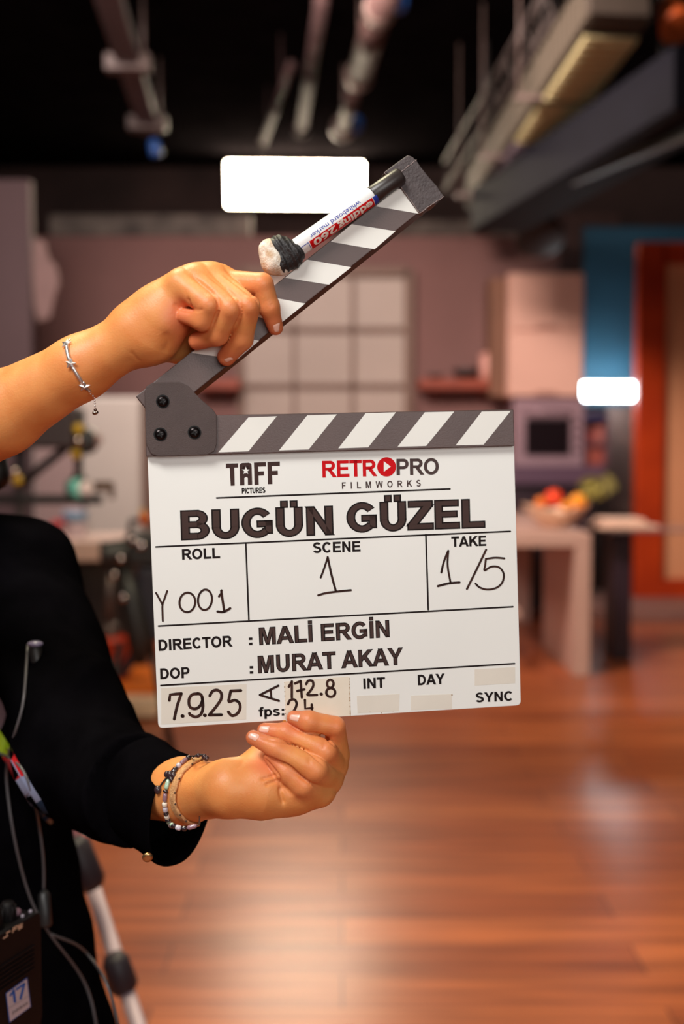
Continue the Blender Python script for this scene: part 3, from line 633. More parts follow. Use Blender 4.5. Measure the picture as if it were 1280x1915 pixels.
# ------------------------------------------------------------------ lettering
def convex_off(pts, g):
    if g == 0: return pts
    n = len(pts); A = sum(pts[i][0] * pts[(i + 1) % n][1] - pts[(i + 1) % n][0] * pts[i][1] for i in range(n))
    if A < 0: pts = pts[::-1]
    ln = []
    for i in range(n):
        (x0, y0), (x1, y1) = pts[i], pts[(i + 1) % n]; dx, dy = x1 - x0, y1 - y0; l = math.hypot(dx, dy)
        nx, ny = dy / l, -dx / l; ln.append((nx, ny, nx * x0 + ny * y0 + g))
    out = []
    for i in range(n):
        a, b = ln[i - 1], ln[i]; dt = a[0] * b[1] - a[1] * b[0]
        out.append(((a[2] * b[1] - a[1] * b[2]) / dt, (a[0] * b[2] - a[2] * b[0]) / dt))
    return out
def q(*p): return ('q', list(p))
def rc(x0, y0, x1, y1): return ('q', [(x0, y0), (x1, y0), (x1, y1), (x0, y1)])
def rg(cx, cy, rx, ry, wx, wy, a0, a1): return ('r', (cx, cy, rx, ry, wx, wy, a0, a1))
_P = [rc(.1, 0, .3, 1), rc(.3, .835, .56, 1), rc(.3, .37, .56, .535), rg(.55, .685, .33, .315, .2, .165, -90, 90)]
GL = {
 'A': (1.008, [q((0, 0), (.22, 0), (.504, .76), (.39, 1)), q((.39, 1), (.504, .74), (.618, 1)), q((.504, .76), (.788, 0), (1.008, 0), (.618, 1)), rc(.22, .22, .79, .39)]),
 'B': (1.008, [rc(.1, 0, .3, 1), rc(.3, .84, .6, 1), rc(.3, .43, .6, .59), rc(.3, 0, .6, .165), rg(.58, .735, .31, .265, .2, .16, -90, 90), rg(.58, .295, .36, .295, .2, .165, -90, 90)]),
 'C': (1.008, [rg(.52, .5, .46, .515, .2, .17, 42, 318)]),
 'D': (1.008, [rc(.1, 0, .3, 1), rc(.3, .835, .47, 1), rc(.3, 0, .47, .165), rg(.46, .5, .47, .5, .2, .165, -90, 90)]),
 'E': (.93, [rc(.1, 0, .3, 1), rc(.3, .835, .85, 1), rc(.3, .43, .8, .59), rc(.3, 0, .88, .165)]),
 'F': (.853, [rc(.1, 0, .3, 1), rc(.3, .83, .8, 1), rc(.3, .42, .72, .585)]),
 'G': (1.087, [rg(.54, .5, .48, .515, .2, .17, 40, 318), rc(.8, .13, .99, .54), rc(.56, .38, .99, .54)]),
 'I': (.388, [rc(.1, 0, .3, 1)]),
 'İ': (.388, [rc(.1, 0, .3, 1), rc(.1, 1.09, .3, 1.25)]),
 'K': (1.008, [rc(.1, 0, .3, 1), q((.3, .32), (.3, .6), (.7, 1), (.97, 1)), q((.42, .5), (.57, .66), (1.03, 0), (.78, 0))]),
 'L': (.853, [rc(.1, 0, .3, 1), rc(.3, 0, .82, .165)]),
 'M': (1.163, [rc(.1, 0, .285, 1), rc(.88, 0, 1.065, 1), q((.2, 1), (.39, 1), (.67, 0), (.5, 0)), q((.965, 1), (.775, 1), (.495, 0), (.665, 0))]),
 'N': (1.008, [rc(.1, 0, .29, 1), rc(.715, 0, .905, 1), q((.1, 1), (.3, 1), (.905, 0), (.71, 0))]),
 'O': (1.087, [rg(.543, .5, .49, .515, .2, .17, 0, 360)]),
 'P': (.93, _P),
 'R': (1.008, [rc(.1, 0, .3, 1), rc(.3, .835, .62, 1), rc(.3, .42, .62, .58), rg(.6, .71, .32, .29, .2, .165, -90, 90), q((.42, .47), (.64, .5), (1.02, 0), (.78, 0))]),
 'S': (.93, [rg(.46, .735, .37, .28, .2, .165, 25, 270), rg(.46, .285, .4, .3, .2, .17, -158, 90)]),
 'T': (.853, [rc(.03, .83, .83, 1), rc(.33, 0, .53, 1)]),
 'U': (1.008, [rc(.1, .38, .3, 1), rc(.705, .38, .905, 1), rg(.5025, .39, .4025, .405, .2, .17, 180, 360)]),
 'Ü': (1.008, [rc(.1, .38, .3, 1), rc(.705, .38, .905, 1), rg(.5025, .39, .4025, .405, .2, .17, 180, 360), rc(.26, 1.07, .42, 1.24), rc(.58, 1.07, .74, 1.24)]),
 'W': (1.318, [q((0, 1), (.2, 1), (.42, 0), (.24, 0)), q((.24, 0), (.42, 0), (.75, 1), (.56, 1)), q((.56, 1), (.75, 1), (1.07, 0), (.89, 0)), q((.89, 0), (1.07, 0), (1.3, 1), (1.1, 1))]),
 'Y': (.93, [q((0, 1), (.235, 1), (.57, .42), (.37, .42)), q((.93, 1), (.7, 1), (.37, .42), (.57, .42)), rc(.365, 0, .565, .44)]),
 'Z': (.853, [rc(.05, .835, .81, 1), rc(.02, 0, .83, .165), q((.02, .16), (.29, .16), (.81, .84), (.54, .84))]),
 'f': (.465, [rc(.13, 0, .32, .86), rc(.02, .58, .43, .72), rg(.32, .83, .19, .19, .19, .15, 90, 180), rc(.32, .87, .46, 1.02)]),
 'p': (.853, [rc(.1, -.28, .29, .73), rg(.45, .36, .35, .385, .19, .15, 0, 360)]),
 's': (.777, [rg(.38, .535, .31, .205, .18, .13, 20, 270), rg(.38, .195, .33, .21, .18, .13, -160, 90)]),
 ':': (.465, [rc(.14, 0, .34, .2), rc(.14, .5, .34, .7)]),
 ' ': (.388, []),
}
def glyph_faces(ch, grow=0.0):
    out = []
    for kind, d in GL[ch][1]:
        if kind == 'q': out.append(convex_off(d, grow))
        else:
            cx, cy, rx, ry, wx, wy, a0, a1 = d; rx += grow; ry += grow; wx += 2 * grow; wy += 2 * grow
            if a1 - a0 < 359 and grow: e = math.degrees(grow / rx) * .6; a0 -= e; a1 += e
            n = max(4, int((a1 - a0) / 11))
            for i in range(n):
                t0, t1 = math.radians(a0 + (a1 - a0) * i / n), math.radians(a0 + (a1 - a0) * (i + 1) / n)
                out.append([(cx + rx * math.cos(t0), cy + ry * math.sin(t0)), (cx + rx * math.cos(t1), cy + ry * math.sin(t1)), (cx + (rx - wx) * math.cos(t1), cy + (ry - wy) * math.sin(t1)), (cx + (rx - wx) * math.cos(t0), cy + (ry - wy) * math.sin(t0))])
    return out
def ins_l(ch): xs = [x for f in glyph_faces(ch) for x, y in f]; return (min(xs), max(xs)) if xs else (0, 0)
def put_text(m, txt, x0, y0, x1, y1, cap, off, mi=0, grow=0.0, track=0.0):
    """baseline from pixel (x0,y0) to (x1,y1) on the board; cap height in pixels"""
    adv = 0; pos = []
    for ch in txt: pos.append(adv); adv += GL[ch][0] + track
    lft = ins_l(txt[0])[0]; rgt = pos[-1] + ins_l(txt[-1])[1]
    a = Vector(P(x0, y0, off)); b = Vector(P(x1, y1, off)); U = (b - a) / (rgt - lft)
    up = (Vector(P(x0, y0 - cap, off)) - a).length; V = BN.cross(U.normalized()) * up
    for ch, px in zip(txt, pos):
        for f in glyph_faces(ch, grow):
            f = [a + U * (x + px - lft) + V * y for x, y in f]; m.add(f, [tuple(range(len(f)))], mi)
def bfont(body, offset=0.0, spacing=1.0):
    c = bpy.data.curves.new('t', 'FONT'); c.body = body; c.offset = offset; c.space_character = spacing; c.resolution_u = 3
    o = bpy.data.objects.new('t', c); COL.objects.link(o); dg = bpy.context.evaluated_depsgraph_get()
    me = bpy.data.meshes.new_from_object(o.evaluated_get(dg)); V = [(v.co.x, v.co.y) for v in me.vertices]; Fs = [tuple(p.vertices) for p in me.polygons]
    bpy.data.objects.remove(o); bpy.data.meshes.remove(me); bpy.data.curves.remove(c)
    return V, Fs
def put_bfont(m, body, pf, w, h, offset=0.0, spacing=1.0, mi=0, cuts=0):
    """pf(u,v): point for 0..w, 0..h"""
    V, Fs = bfont(body, offset, spacing); xs = [v[0] for v in V]; ys = [v[1] for v in V]; x0, x1, y0, y1 = min(xs), max(xs), 0.0, max(ys)
    b = bmesh.new(); vv = [b.verts.new((v[0], v[1], 0)) for v in V]
    for f in Fs:
        try: b.faces.new([vv[i] for i in f])
        except ValueError: pass
    lo = min(ys)
    for i in range(1, cuts):
        bmesh.ops.bisect_plane(b, geom=b.verts[:] + b.edges[:] + b.faces[:], plane_co=(0, lo + (y1 - lo) * i / cuts, 0), plane_no=(0, 1, 0))
    b.verts.index_update(); b.verts.ensure_lookup_table()
    m.add([pf((v.co.x - x0) / (x1 - x0) * w, v.co.y / y1 * h) for v in b.verts], [[v.index for v in f.verts] for f in b.faces], mi); b.free()
def ribbon(m, pts, wd, pf, mi=0, smooth=True, n=5):
    wd = wd * PEN
    """pen stroke on a surface; pts in pixels, wd in pixels"""
    P2 = [Vector((x, y, 0)) for x, y in pts]
    if smooth and len(P2) > 2: P2 = catmull(P2, n)
    N = len(P2); vs = []
    for i in range(N):
        t = (P2[min(i + 1, N - 1)] - P2[max(i - 1, 0)]); t.normalize(); s = Vector((-t.y, t.x, 0)) * wd / 2
        vs += [P2[i] + s, P2[i] - s]
    m.add([pf(v.x, v.y) for v in vs], [(2 * i, 2 * i + 1, 2 * i + 3, 2 * i + 2) for i in range(N - 1)], mi)
    for p in (P2[0], P2[-1]):
        c = [pf(p.x + wd / 2 * math.cos(2 * PI * k / 10), p.y + wd / 2 * math.sin(2 * PI * k / 10)) for k in range(10)]; m.add(c, [tuple(range(10))[::-1]], mi)

PEN = 1.0
# ------------------------------------------------------------------ clapperboard
M_white = mat('white_acrylic', S(238, 237, 231), 0.32, var=0.03, scale=8)
M_stick = mat('black_painted_wood', S(88, 68, 64), 0.42, var=0.14, scale=18, bump=0.15, bscale=900)
M_edge = mat('black_edge', S(40, 28, 27), 0.5)
M_strw = mat('white_stripe_vinyl', S(236, 234, 226), 0.4, var=0.03, scale=10)
M_plate = mat('textured_black_plastic', S(78, 63, 60), 0.55, var=0.12, scale=60, bump=0.5, bscale=2200)
M_ink = mat('black_print', S(30, 21, 20), 0.6, spec=0.15)
M_inkb = mat('brown_black_print', S(72, 54, 50), 0.6, var=0.12, scale=40, spec=0.15)
M_pen = mat('marker_ink', S(70, 42, 34), 0.6, color2=S(36, 20, 18), scale=120, spec=0.15)
M_red = mat('red_print', S(206, 8, 20), 0.6, spec=0.15)
M_lab = mat('old_cream_tape', S(236, 228, 212), 0.5, color2=S(228, 214, 192), scale=30)
M_lab2 = mat('grey_cream_tape', S(226, 218, 204), 0.5, var=0.04, scale=30)
board = empty('clapperboard', P(636, 1340, -2), 'white film clapperboard with black-and-white striped sticks held open in two hands', 'clapperboard')
def rounded(pts, radii, n=5):
    out = []; N = len(pts)
    for i in range(N):
        p = Vector(pts[i]); a = Vector(pts[i - 1]) - p; b = Vector(pts[(i + 1) % N]) - p; r = radii[i] if isinstance(radii, (list, tuple)) else radii
        if r <= 0: out.append(p); continue
        la, lb = a.length, b.length; a.normalize(); b.normalize(); r_ = min(r, la * .49, lb * .49)
        for k in range(n + 1):
            t = k / n; out.append((p + a * r_) * (1 - t) ** 2 + p * 2 * t * (1 - t) + (p + b * r_) * t * t)
    return out
hw, hh = W_B / 2, H_B / 2
m = MB(); pts = rounded([L(-hw, -hh), L(hw, -hh), L(hw, hh + .004), L(-hw, hh + .004)], [0.004, 0.004, 0, 0])
m.prism(pts, -BN * 0.004, 0, 0.0003); panel = m.build('slate_panel', M_white, board)
def stick(name, pts, stripes, off, thick, lean=0.0):
    dn = (P(700, 560, 0) - P(660, 508, 0)).normalized() * (lean / 1000.0)
    pass
    m = MB(); o = [P(x, y, off) for x, y in pts]; m.prism(o, -BN * (thick / 1000.0) + dn, 0, 0.0006)
    for k_, f_ in enumerate(m.f):
        n_ = (m.v[f_[1]] - m.v[f_[0]]).cross(m.v[f_[2]] - m.v[f_[1]])
        if n_.length > 1e-12 and abs(n_.normalized().dot(BN)) < 0.5: m.m[k_] = 2
    for s in stripes: m.add([P(x, y, off + 0.12) for x, y in s], [(0, 1, 2, 3)], 1)
    return m.build(name, [M_stick, M_strw, M_edge], board)
st1 = [[(408.5, 846), (465, 844), (518, 778.5), (465, 780.5)], [(522, 842.5), (577.6, 840.5), (630.5, 775), (575, 776.7)], [(633, 838.5), (689, 836.5), (741, 771), (684, 773)],
       [(744, 835.5), (797.5, 834), (850, 769.7), (795, 771)], [(852.5, 833), (905, 831.5), (955.6, 768.7), (901.5, 769.7)]]
stick('lower_stick', [(273, 854), (963, 834), (961, 765.5), (272, 779)], st1, 5, 12)
s2 = [(618.8, 452.1), (700.8, 466.2), (740.2, 432.4), (658.2, 419.3)]
s3 = [(533.5, 519.3), (615.5, 532.5), (657.2, 499.7), (574.5, 485.6)]
s4 = [(449.5, 586.5), (528.6, 602), (571.2, 567.6), (490.5, 552.5)]
s5 = [(358.7, 660), (445, 672), (485, 637), (401, 622)]
s1 = [(703, 385.8), (784.7, 399.8), (824, 366), (742, 353)]
stick('clap_stick', [(293.5, 790), (822, 367), (782.5, 318), (254, 741)], [s1, s2, s3, s4, s5], 5, 18, 2.6)
z3 = lambda x, y: (260 + x / 3.368, 690 + y / 3.37)
m = MB(); o = [z3(*p) for p in ((45, 470), (75, 535), (120, 552), (430, 542), (475, 520), (492, 470), (490, 290), (470, 260), (385, 185), (310, 105), (255, 80), (85, 86), (45, 110), (36, 150))]
m.prism([P(x, y, 7.2) for x, y in o], -BN * 0.002, 0, 0.0006, False); m.build('hinge_plate', M_plate, board)
M_scr = mat('black_steel', S(34, 28, 28), 0.22, 0.7)
for x, y in ((150, 205), (135, 412), (350, 400)):
    c = P(*z3(x, y), 7.2); m = MB(); rr = 0.0041
    m.lathe(c, BN, [(0, rr), (0.0006, rr), (0.0014, rr * .85), (0.0019, rr * .55), (0.0021, rr * .3)], 0, 28)
    for k in range(2):
        a_ = 0.35 + k * PI / 2; d1 = BU * math.cos(a_) + BV * math.sin(a_); d2 = BN.cross(d1)
        cc = c + BN * 0.0022; m.add([cc + d1 * .0024 + d2 * .0005, cc - d1 * .0024 + d2 * .0005, cc - d1 * .0024 - d2 * .0005, cc + d1 * .0024 - d2 * .0005], [(0, 1, 2, 3)], 1)
    m.lathe(c, BN, [(0.0002, rr * 1.0), (0.0002, rr * 1.22)], 1, 28, caps=False)
    m.build('screw', [M_scr, mat('screw_slot', (0.004, 0.004, 0.004), 0.8)], board)
# cloth tape over the end of the stick
z2 = lambda x, y: (440 + x / 3.048, 270 + y / 3.048)
M_gaf = mat('black_cloth_tape', S(84, 74, 74), 0.6, var=0.25, scale=60, bump=0.9, bscale=500)
M_gafd = mat('black_cloth_tape_dark', S(40, 36, 36), 0.5, var=0.3, scale=60, bump=0.8, bscale=500)
m = MB(); o = [z2(*p) for p in ((1052, 392), (1085, 380), (1110, 352), (1150, 338), (1170, 318), (1192, 296), (1150, 235), (1100, 178), (1060, 128), (1035, 90), (1010, 68), (985, 60), (930, 98), (850, 158), (885, 180), (908, 232), (942, 240), (1000, 325))]
m.prism([P(x, y, 6.6) for x, y in o], -BN * 0.0235, 0, 0.0009)
for aa, bb in (((942, 240), (1052, 392)), ((1192, 296), (1052, 392)), ((850, 158), (908, 232)), ((1035, 90), (900, 190))):
    pa, pb = P(*z2(*aa), 6.7), P(*z2(*bb), 6.7); k = 14
    m.tube([pa.lerp(pb, i / k) + BV * random.uniform(-.0004, .0004) for i in range(k + 1)], [0.0002 + 0.00015 * random.random() for i in range(k + 1)], 1, 6)
m.build('end_tape', [M_gaf, mat('tape_threads', S(150, 132, 128), 0.7)], board)

# printed rules
m = MB(); pf = lambda x, y: P(x, y, 0.12)
for a, b in (((405.5, 931.3), (842, 914.4)), ((291.7, 1022.8), (955, 993.6)), ((460, 1015.3), (465.7, 1158.7)), ((797, 999.7), (801.5, 1140)), ((296.6, 1170.8), (959.7, 1134.7)), ((301, 1282), (963, 1241))):
    ribbon(m, [a, b], 3.1, pf, 0, False)
m.build('ruled_lines', M_ink, panel)
# title: dark outline with a lighter fill
m = MB()
for t, a, b in (('BUGÜN', (341.6, 1008), (621.5, 998.2)), ('GÜZEL', (651.6, 993.8), (905.6, 984.7))):
    put_text(m, t, *a, *b, 51, 0.12, 0, 0.052); put_text(m, t, *a, *b, 51, 0.2, 1, 0.0)
m.build('title_lettering', [M_ink, M_inkb], panel, label='large brown-black film title lettering')
m = MB()
for t, a, b, cap in (('ROLL', (341.4, 1046.5), (411.7, 1043.6), 19), ('SCENE', (586.6, 1034), (674.4, 1031), 19), ('TAKE', (845, 1022.5), (909.7, 1020.5), 18.5),
    ('DIRECTOR', (297.5, 1217), (434.8, 1208.6), 20), (':', (466.5, 1206), (472, 1205.8), 19), ('DOP', (300.4, 1270), (354.7, 1267.2), 19.5), (':', (468, 1259.5), (473.5, 1259.3), 19),
    ('INT', (680.7, 1288), (720.6, 1285.5), 19), ('DAY', (782.5, 1281.4), (831.9, 1278.6), 19), ('SYNC', (890.9, 1313.4), (958.3, 1310), 17.5), ('fps:', (484.5, 1340), (531.6, 1337.6), 17)):
    put_text(m, t, *a, *b, cap, 0.13, 0, 0.022); m.build('small_lettering', M_ink, panel); m = MB()
m = MB()
for t, a, b, cap in (('MALİ ERGİN', (486.2, 1205.5), (728.4, 1190.8), 31), ('MURAT AKAY', (484, 1258.4), (753.6, 1242), 31)):
    put_text(m, t, *a, *b, cap, 0.12, 0, 0.032); put_text(m, t, *a, *b, cap, 0.19, 1, -0.02); m.build('name_lettering', [M_ink, M_inkb], panel); m = MB()
# studio mark with the star, left
zt_ = lambda x, y: (400 + x / 9.143, 850 + y / 9.143)
m = MB(); pz = lambda *p: [P(*zt_(x, y), 0.14) for x, y in p]
def poly(m, *p, mi=0): v = pz(*p); m.add(v, [tuple(range(len(v)))], mi)
poly(m, (208, 155), (208, 232), (415, 222), (415, 150)); poly(m, (272, 228), (290, 535), (358, 530), (350, 222))
poly(m, (442, 180), (450, 527), (525, 523), (520, 250)); poly(m, (580, 270), (585, 520), (658, 516), (646, 172))
poly(m, (442, 180), (520, 252), (548, 206), (548, 142), (485, 145), (455, 158)); poly(m, (548, 142), (548, 206), (580, 272), (646, 172), (632, 152), (600, 140))
poly(m, (520, 310), (522, 405), (540, 384), (568, 384), (584, 404), (582, 300), (548, 325)); poly(m, (516, 245), (470, 250), (508, 290), (497, 350), (530, 330), (525, 300)); 
poly(m, (580, 245), (630, 250), (590, 290), (605, 345), (570, 330), (575, 300)); poly(m, (500, 200), (530, 200), (545, 210), (530, 256), (490, 256))
poly(m, (560, 200), (600, 200), (615, 250), (568, 252), (552, 210))
poly(m, (688, 138), (698, 520), (770, 516), (757, 134)); poly(m, (750, 134), (752, 206), (892, 203), (892, 128)); poly(m, (755, 290), (757, 362), (860, 358), (860, 285))
poly(m, (918, 128), (928, 508), (1003, 505), (990, 125)); poly(m, (985, 125), (988, 196), (1130, 193), (1130, 120)); poly(m, (990, 280), (992, 352), (1097, 347), (1095, 275))
v = []
for k in range(10):
    a_ = PI / 2 + k * PI / 5; rr = 70 if k % 2 == 0 else 29; v.append((549 + rr * math.cos(a_), 278 - rr * math.sin(a_)))
cc = P(*zt_(549, 278), 0.2); vv = [P(*zt_(x, y), 0.2) for x, y in v]; m.add([cc] + vv, [(0, 1 + k, 1 + (k + 1) % 10) for k in range(10)], 1)
put_text(m, 'PICTURES', *zt_(484, 664), *zt_(882, 652), 9.6, 0.14, 2, 0.05)
m.build('star_logo', [mat('brown_print', S(66, 46, 43), 0.6, spec=0.15), M_white, M_ink], panel, label='dark brown studio logo with a white star cut out')
z4 = lambda x, y: (600 + x / 3.2, 740 + y / 3.2)
m = MB(); put_text(m, 'RETR', *z4(12, 489), *z4(338, 480), 30.5, 0.13, 0, 0.012, -0.05)
c = z4(395, 426); v = [(c[0] + 17.6 * math.cos(2 * PI * k / 40), c[1] - 18 * math.sin(2 * PI * k / 40)) for k in range(40)]; m.add([P(x, y, 0.15) for x, y in v], [tuple(range(40))], 0)
m.add([P(*z4(378, 392), 0.22), P(*z4(378, 456), 0.22), P(*z4(420, 424), 0.22)], [(0, 1, 2)], 1)
put_text(m, 'PRO', *z4(456, 475), *z4(708, 470), 30, 0.13, 2, 0.01, -0.05)
put_text(m, 'FILMWORKS', *z4(128, 558), *z4(600, 543), 12.3, 0.13, 2, 0.005, 0.75)
m.build('play_button_logo', [M_red, M_white, mat('taupe_print', S(78, 62, 60), 0.6, spec=0.15)], panel, label='red and taupe film company logo with a white play triangle')
# tape labels
z5 = lambda x, y: (270 + x / 3.459, 980 + y / 3.46)
z6 = lambda x, y: (620 + x / 3.459, 980 + y / 3.46)
def label_(pts, mt, off=0.0):
    m = MB(); m.prism([P(x, y, off + 0.1) for x, y in pts], -BN * 0.00012); return m.build('tape_label', mt, panel)
label_([z5(110, 1297), z5(660, 1264), z5(662, 1035), z5(108, 1060)], M_lab2)
label_([z5(917, 1276), z6(127, 1240), z6(118, 985), z5(905, 1020)], M_lab)
label_([z6(170, 1225), z6(438, 1210), z6(442, 1100), z6(165, 1112)], M_lab2)
label_([z6(515, 1205), z6(782, 1195), z6(780, 1100), z6(515, 1110)], M_lab2)
label_([z6(928, 1045), z6(1190, 1030), z6(1190, 925), z6(928, 940)], M_lab2)
m = MB()
for k in range(26):
    t = k / 25; x, y = z6(118 + 6 * t, 1000 + 235 * t); s_ = random.uniform(.6, 1.6); m.add([P(x - s_ * 1.2, y, .16), P(x, y + s_, .16), P(x + s_ * .6, y, .16), P(x, y - s_, .16)], [(0, 1, 2, 3)])
for k in range(9):
    t = k / 8; x, y = z5(908 + 6 * t, 1025 + 230 * t); s_ = random.uniform(.5, 1.3); m.add([P(x - s_, y, .16), P(x, y + s_ * 1.6, .16), P(x + s_, y, .16), P(x, y - s_, .16)], [(0, 1, 2, 3)])
for x, y, s_ in ((781, 1106, 1.6), (325, 1222, 1), (250, 1216, .7), (400, 1210, .7), (185, 1218, .7)):
    x, y = z6(x, y); m.add([P(x - s_, y, .16), P(x, y + s_, .16), P(x + s_, y, .16), P(x, y - s_, .16)], [(0, 1, 2, 3)])
m.build('glue_specks', mat('ochre_residue', S(150, 110, 60), 0.7), panel, kind='stuff')
PEN = 1.32
# handwriting
m = MB(); pf = lambda x, y: P(x, y, 0.24)
def hand(z, pts, w=3.0, sm=True): ribbon(m, [z(*p) for p in pts], w, pf, 0, sm)
def done(what):
    global m
    m.build('handwriting', M_pen, panel, label='handwritten ' + what); m = MB()
def ellp(cx, cy, rx, ry, rot=0, n=16, a0=0.4): return [(cx + rx * math.cos(a0 + 2 * PI * k / n) * math.cos(rot) - ry * math.sin(a0 + 2 * PI * k / n) * math.sin(rot), cy + rx * math.cos(a0 + 2 * PI * k / n) * math.sin(rot) + ry * math.sin(a0 + 2 * PI * k / n) * math.cos(rot)) for k in range(n + 1)]
hand(z5, [(76, 446), (98, 485), (117, 522)], 2.8); hand(z5, [(148, 434), (132, 480), (118, 522), (118, 575), (120, 628)], 2.8)
hand(z5, ellp(279, 507, 51, 63, 0.1), 3); hand(z5, ellp(393, 490, 45, 66, 0.1), 3)
hand(z5, [(484, 468), (498, 450), (500, 430)], 3.4, False); hand(z5, [(498, 432), (508, 500), (518, 566)], 3.4); hand(z5, [(474, 566), (515, 568), (556, 545)], 3.4)
done('roll number Y001')
hand(z5, [(1142, 346), (1165, 285), (1187, 216)], 2.8); hand(z5, [(1187, 214), (1212, 330), (1240, 434)], 3.2); hand(z5, [(1126, 461), (1170, 448), (1240, 438), (1337, 428)], 3.0)
done('scene number 1')
hand(z6, [(712, 313), (728, 245), (757, 173)], 3); hand(z6, [(757, 175), (753, 270), (772, 380)], 2.8); hand(z6, [(690, 402), (760, 384), (830, 378)], 3.2)
hand(z6, [(1002, 166), (940, 295), (878, 420)], 3); hand(z6, [(1120, 222), (1060, 218), (1000, 226)], 2.8, True); hand(z6, [(1000, 228), (996, 265), (992, 300), (1035, 276), (1085, 280), (1115, 320), (1108, 375), (1070, 412), (1010, 424), (960, 410), (934, 386)], 2.8)
done('take 1/5')
W2 = 4.2
hand(z5, [(162, 1140), (168, 1104), (205, 1100), (240, 1097)], W2, False); hand(z5, [(240, 1097), (218, 1160), (205, 1210), (194, 1262)], W2)
hand(z5, [(246, 1242), (250, 1243)], 5, False); hand(z5, [(345, 1098), (310, 1104), (290, 1135), (294, 1180), (325, 1196), (358, 1180), (376, 1140), (368, 1106), (345, 1096)], W2)
hand(z5, [(374, 1120), (380, 1180), (368, 1228), (335, 1248), (300, 1236), (292, 1225)], W2); hand(z5, [(390, 1237), (394, 1238)], 5, False)
hand(z5, [(424, 1112), (440, 1084), (470, 1074), (497, 1092), (498, 1130), (470, 1175), (440, 1212), (420, 1236)], W2); hand(z5, [(420, 1236), (500, 1234)], W2, False)
hand(z5, [(625, 1077), (560, 1080)], W2, False); hand(z5, [(560, 1080), (552, 1115), (548, 1150), (585, 1140), (615, 1158), (620, 1195), (600, 1228), (568, 1240), (544, 1216)], W2)
done('date 7.9.25')
hand(z5, [(748, 1106), (868, 1046)], 3.2, False); hand(z5, [(748, 1106), (872, 1144)], 3.2, False); hand(z5, [(818, 1072), (822, 1128)], 3, False)
done('sideways letter A')
W3 = 3.6
hand(z5, [(936, 1052), (955, 1022)], W3, False); hand(z5, [(955, 1018), (955, 1122)], W3, False)
hand(z5, [(975, 1032), (1012, 1016)], W3, False); hand(z5, [(1012, 1016), (1016, 1070), (1020, 1122)], W3); hand(z5, [(990, 1080), (1036, 1070)], W3, False)
hand(z5, [(1048, 1036), (1062, 1014), (1088, 1016), (1094, 1046), (1075, 1080), (1056, 1106), (1118, 1106)], W3); hand(z5, [(1144, 1100), (1147, 1101)], 4.5, False)
hand(z5, ellp(1204, 1034, 21, 26, 0), W3); hand(z5, ellp(1207, 1090, 29, 28, 0), W3)
done('number 172.8')
hand(z5, [(930, 1166), (944, 1140), (972, 1136), (986, 1160), (978, 1192), (955, 1225), (930, 1250)], W3)
hand(z5, [(1040, 1138), (1042, 1194), (1088, 1190)], W3, False); hand(z5, [(1084, 1168), (1086, 1218)], W3, False)
done('number 24')
PEN = 1.0

# ------------------------------------------------------------------ whiteboard marker taped to the clap stick
mo = 9.0
A0, A1 = P(*z2(338, 602), mo), P(*z2(893, 214), mo)
ax = (A1 - A0).normalized(); LB = (A1 - A0).length; R_ = 0.0071
upv = (BV - ax * BV.dot(ax)).normalized(); upv = (BN.cross(ax)).normalized()      # towards the upper left side
if upv.dot(BV) < 0: upv = -upv
nv = BN
mk = empty('whiteboard_marker', A0, 'white, red and blue whiteboard marker taped along the upper clap stick', 'marker')
def cyl(s, ang, r=R_):   # s metres along the axis from the eraser end, ang degrees: 0 faces the camera, + towards the upper side
    a_ = math.radians(ang); return A0 + ax * s + (nv * math.cos(a_) + upv * math.sin(a_)) * r
Lb = LB * 0.80
m = MB(); m.lathe(A0, ax, [(0, R_ - .0004), (0.0006, R_), (Lb - .001, R_), (Lb, R_ - .0006)], 0, 48); m.build('barrel', mat('white_plastic', S(240, 238, 236), 0.28), mk)
m = MB(); m.lathe(A0, ax, [(Lb - .0002, R_ * .93), (Lb + .0004, R_ * .97), (LB * 1.08, R_ * .95), (LB * 1.1, R_ * .8)], 0, 48); m.build('cap', mat('black_cap_plastic', S(52, 44, 42), 0.35), mk)
def wrap(m, s0, s1, a0, a1, r, mi, n=12):
    vs = [cyl(s, a0 + (a1 - a0) * i / n, r) for i in range(n + 1) for s in (s0, s1)]
    m.add(vs, [(2 * i, 2 * i + 1, 2 * i + 3, 2 * i + 2) for i in range(n)], mi, True)
m = MB(); s_a, s_b = LB * 0.125, LB * 0.765
wrap(m, s_a, s_b, -14, -84, R_ + .00012, 0); wrap(m, s_b + .0005, s_b + .0042, -14, -84, R_ + .00012, 1)
wrap(m, 0.0012, s_a - .0008, -14, -18, R_ + .00012, 1, 2); wrap(m, s_a - .0012, s_a - .0008, -14, -70, R_ + .00012, 1); wrap(m, 0.0012, .0016, -14, -70, R_ + .00012, 1)
put_bfont(m, '260', lambda u, v: cyl(s_a + .0230 - u, -22 - v / R_ * 57.3, R_ + .0003), .0205, .0053, 0.03, 1.0, 2, 6)
put_bfont(m, 'edding', lambda u, v: cyl(s_b - .0012 - u, -26 - v / R_ * 57.3, R_ + .0003), s_b - s_a - .0262, .0056, 0.03, 1.0, 2, 6)
put_bfont(m, 'whiteboard marker', lambda u, v: cyl(LB * .665 - u, 17 - v / R_ * 57.3, R_ + .00015), LB * .51, .0034, 0.008, 1.0, 1, 3)
m.build('printed_label', [mat('marker_red', S(206, 14, 20), 0.35, spec=0.25), mat('marker_blue', S(42, 62, 160), 0.35), mat('marker_white', S(240, 226, 214), 0.35)], mk)
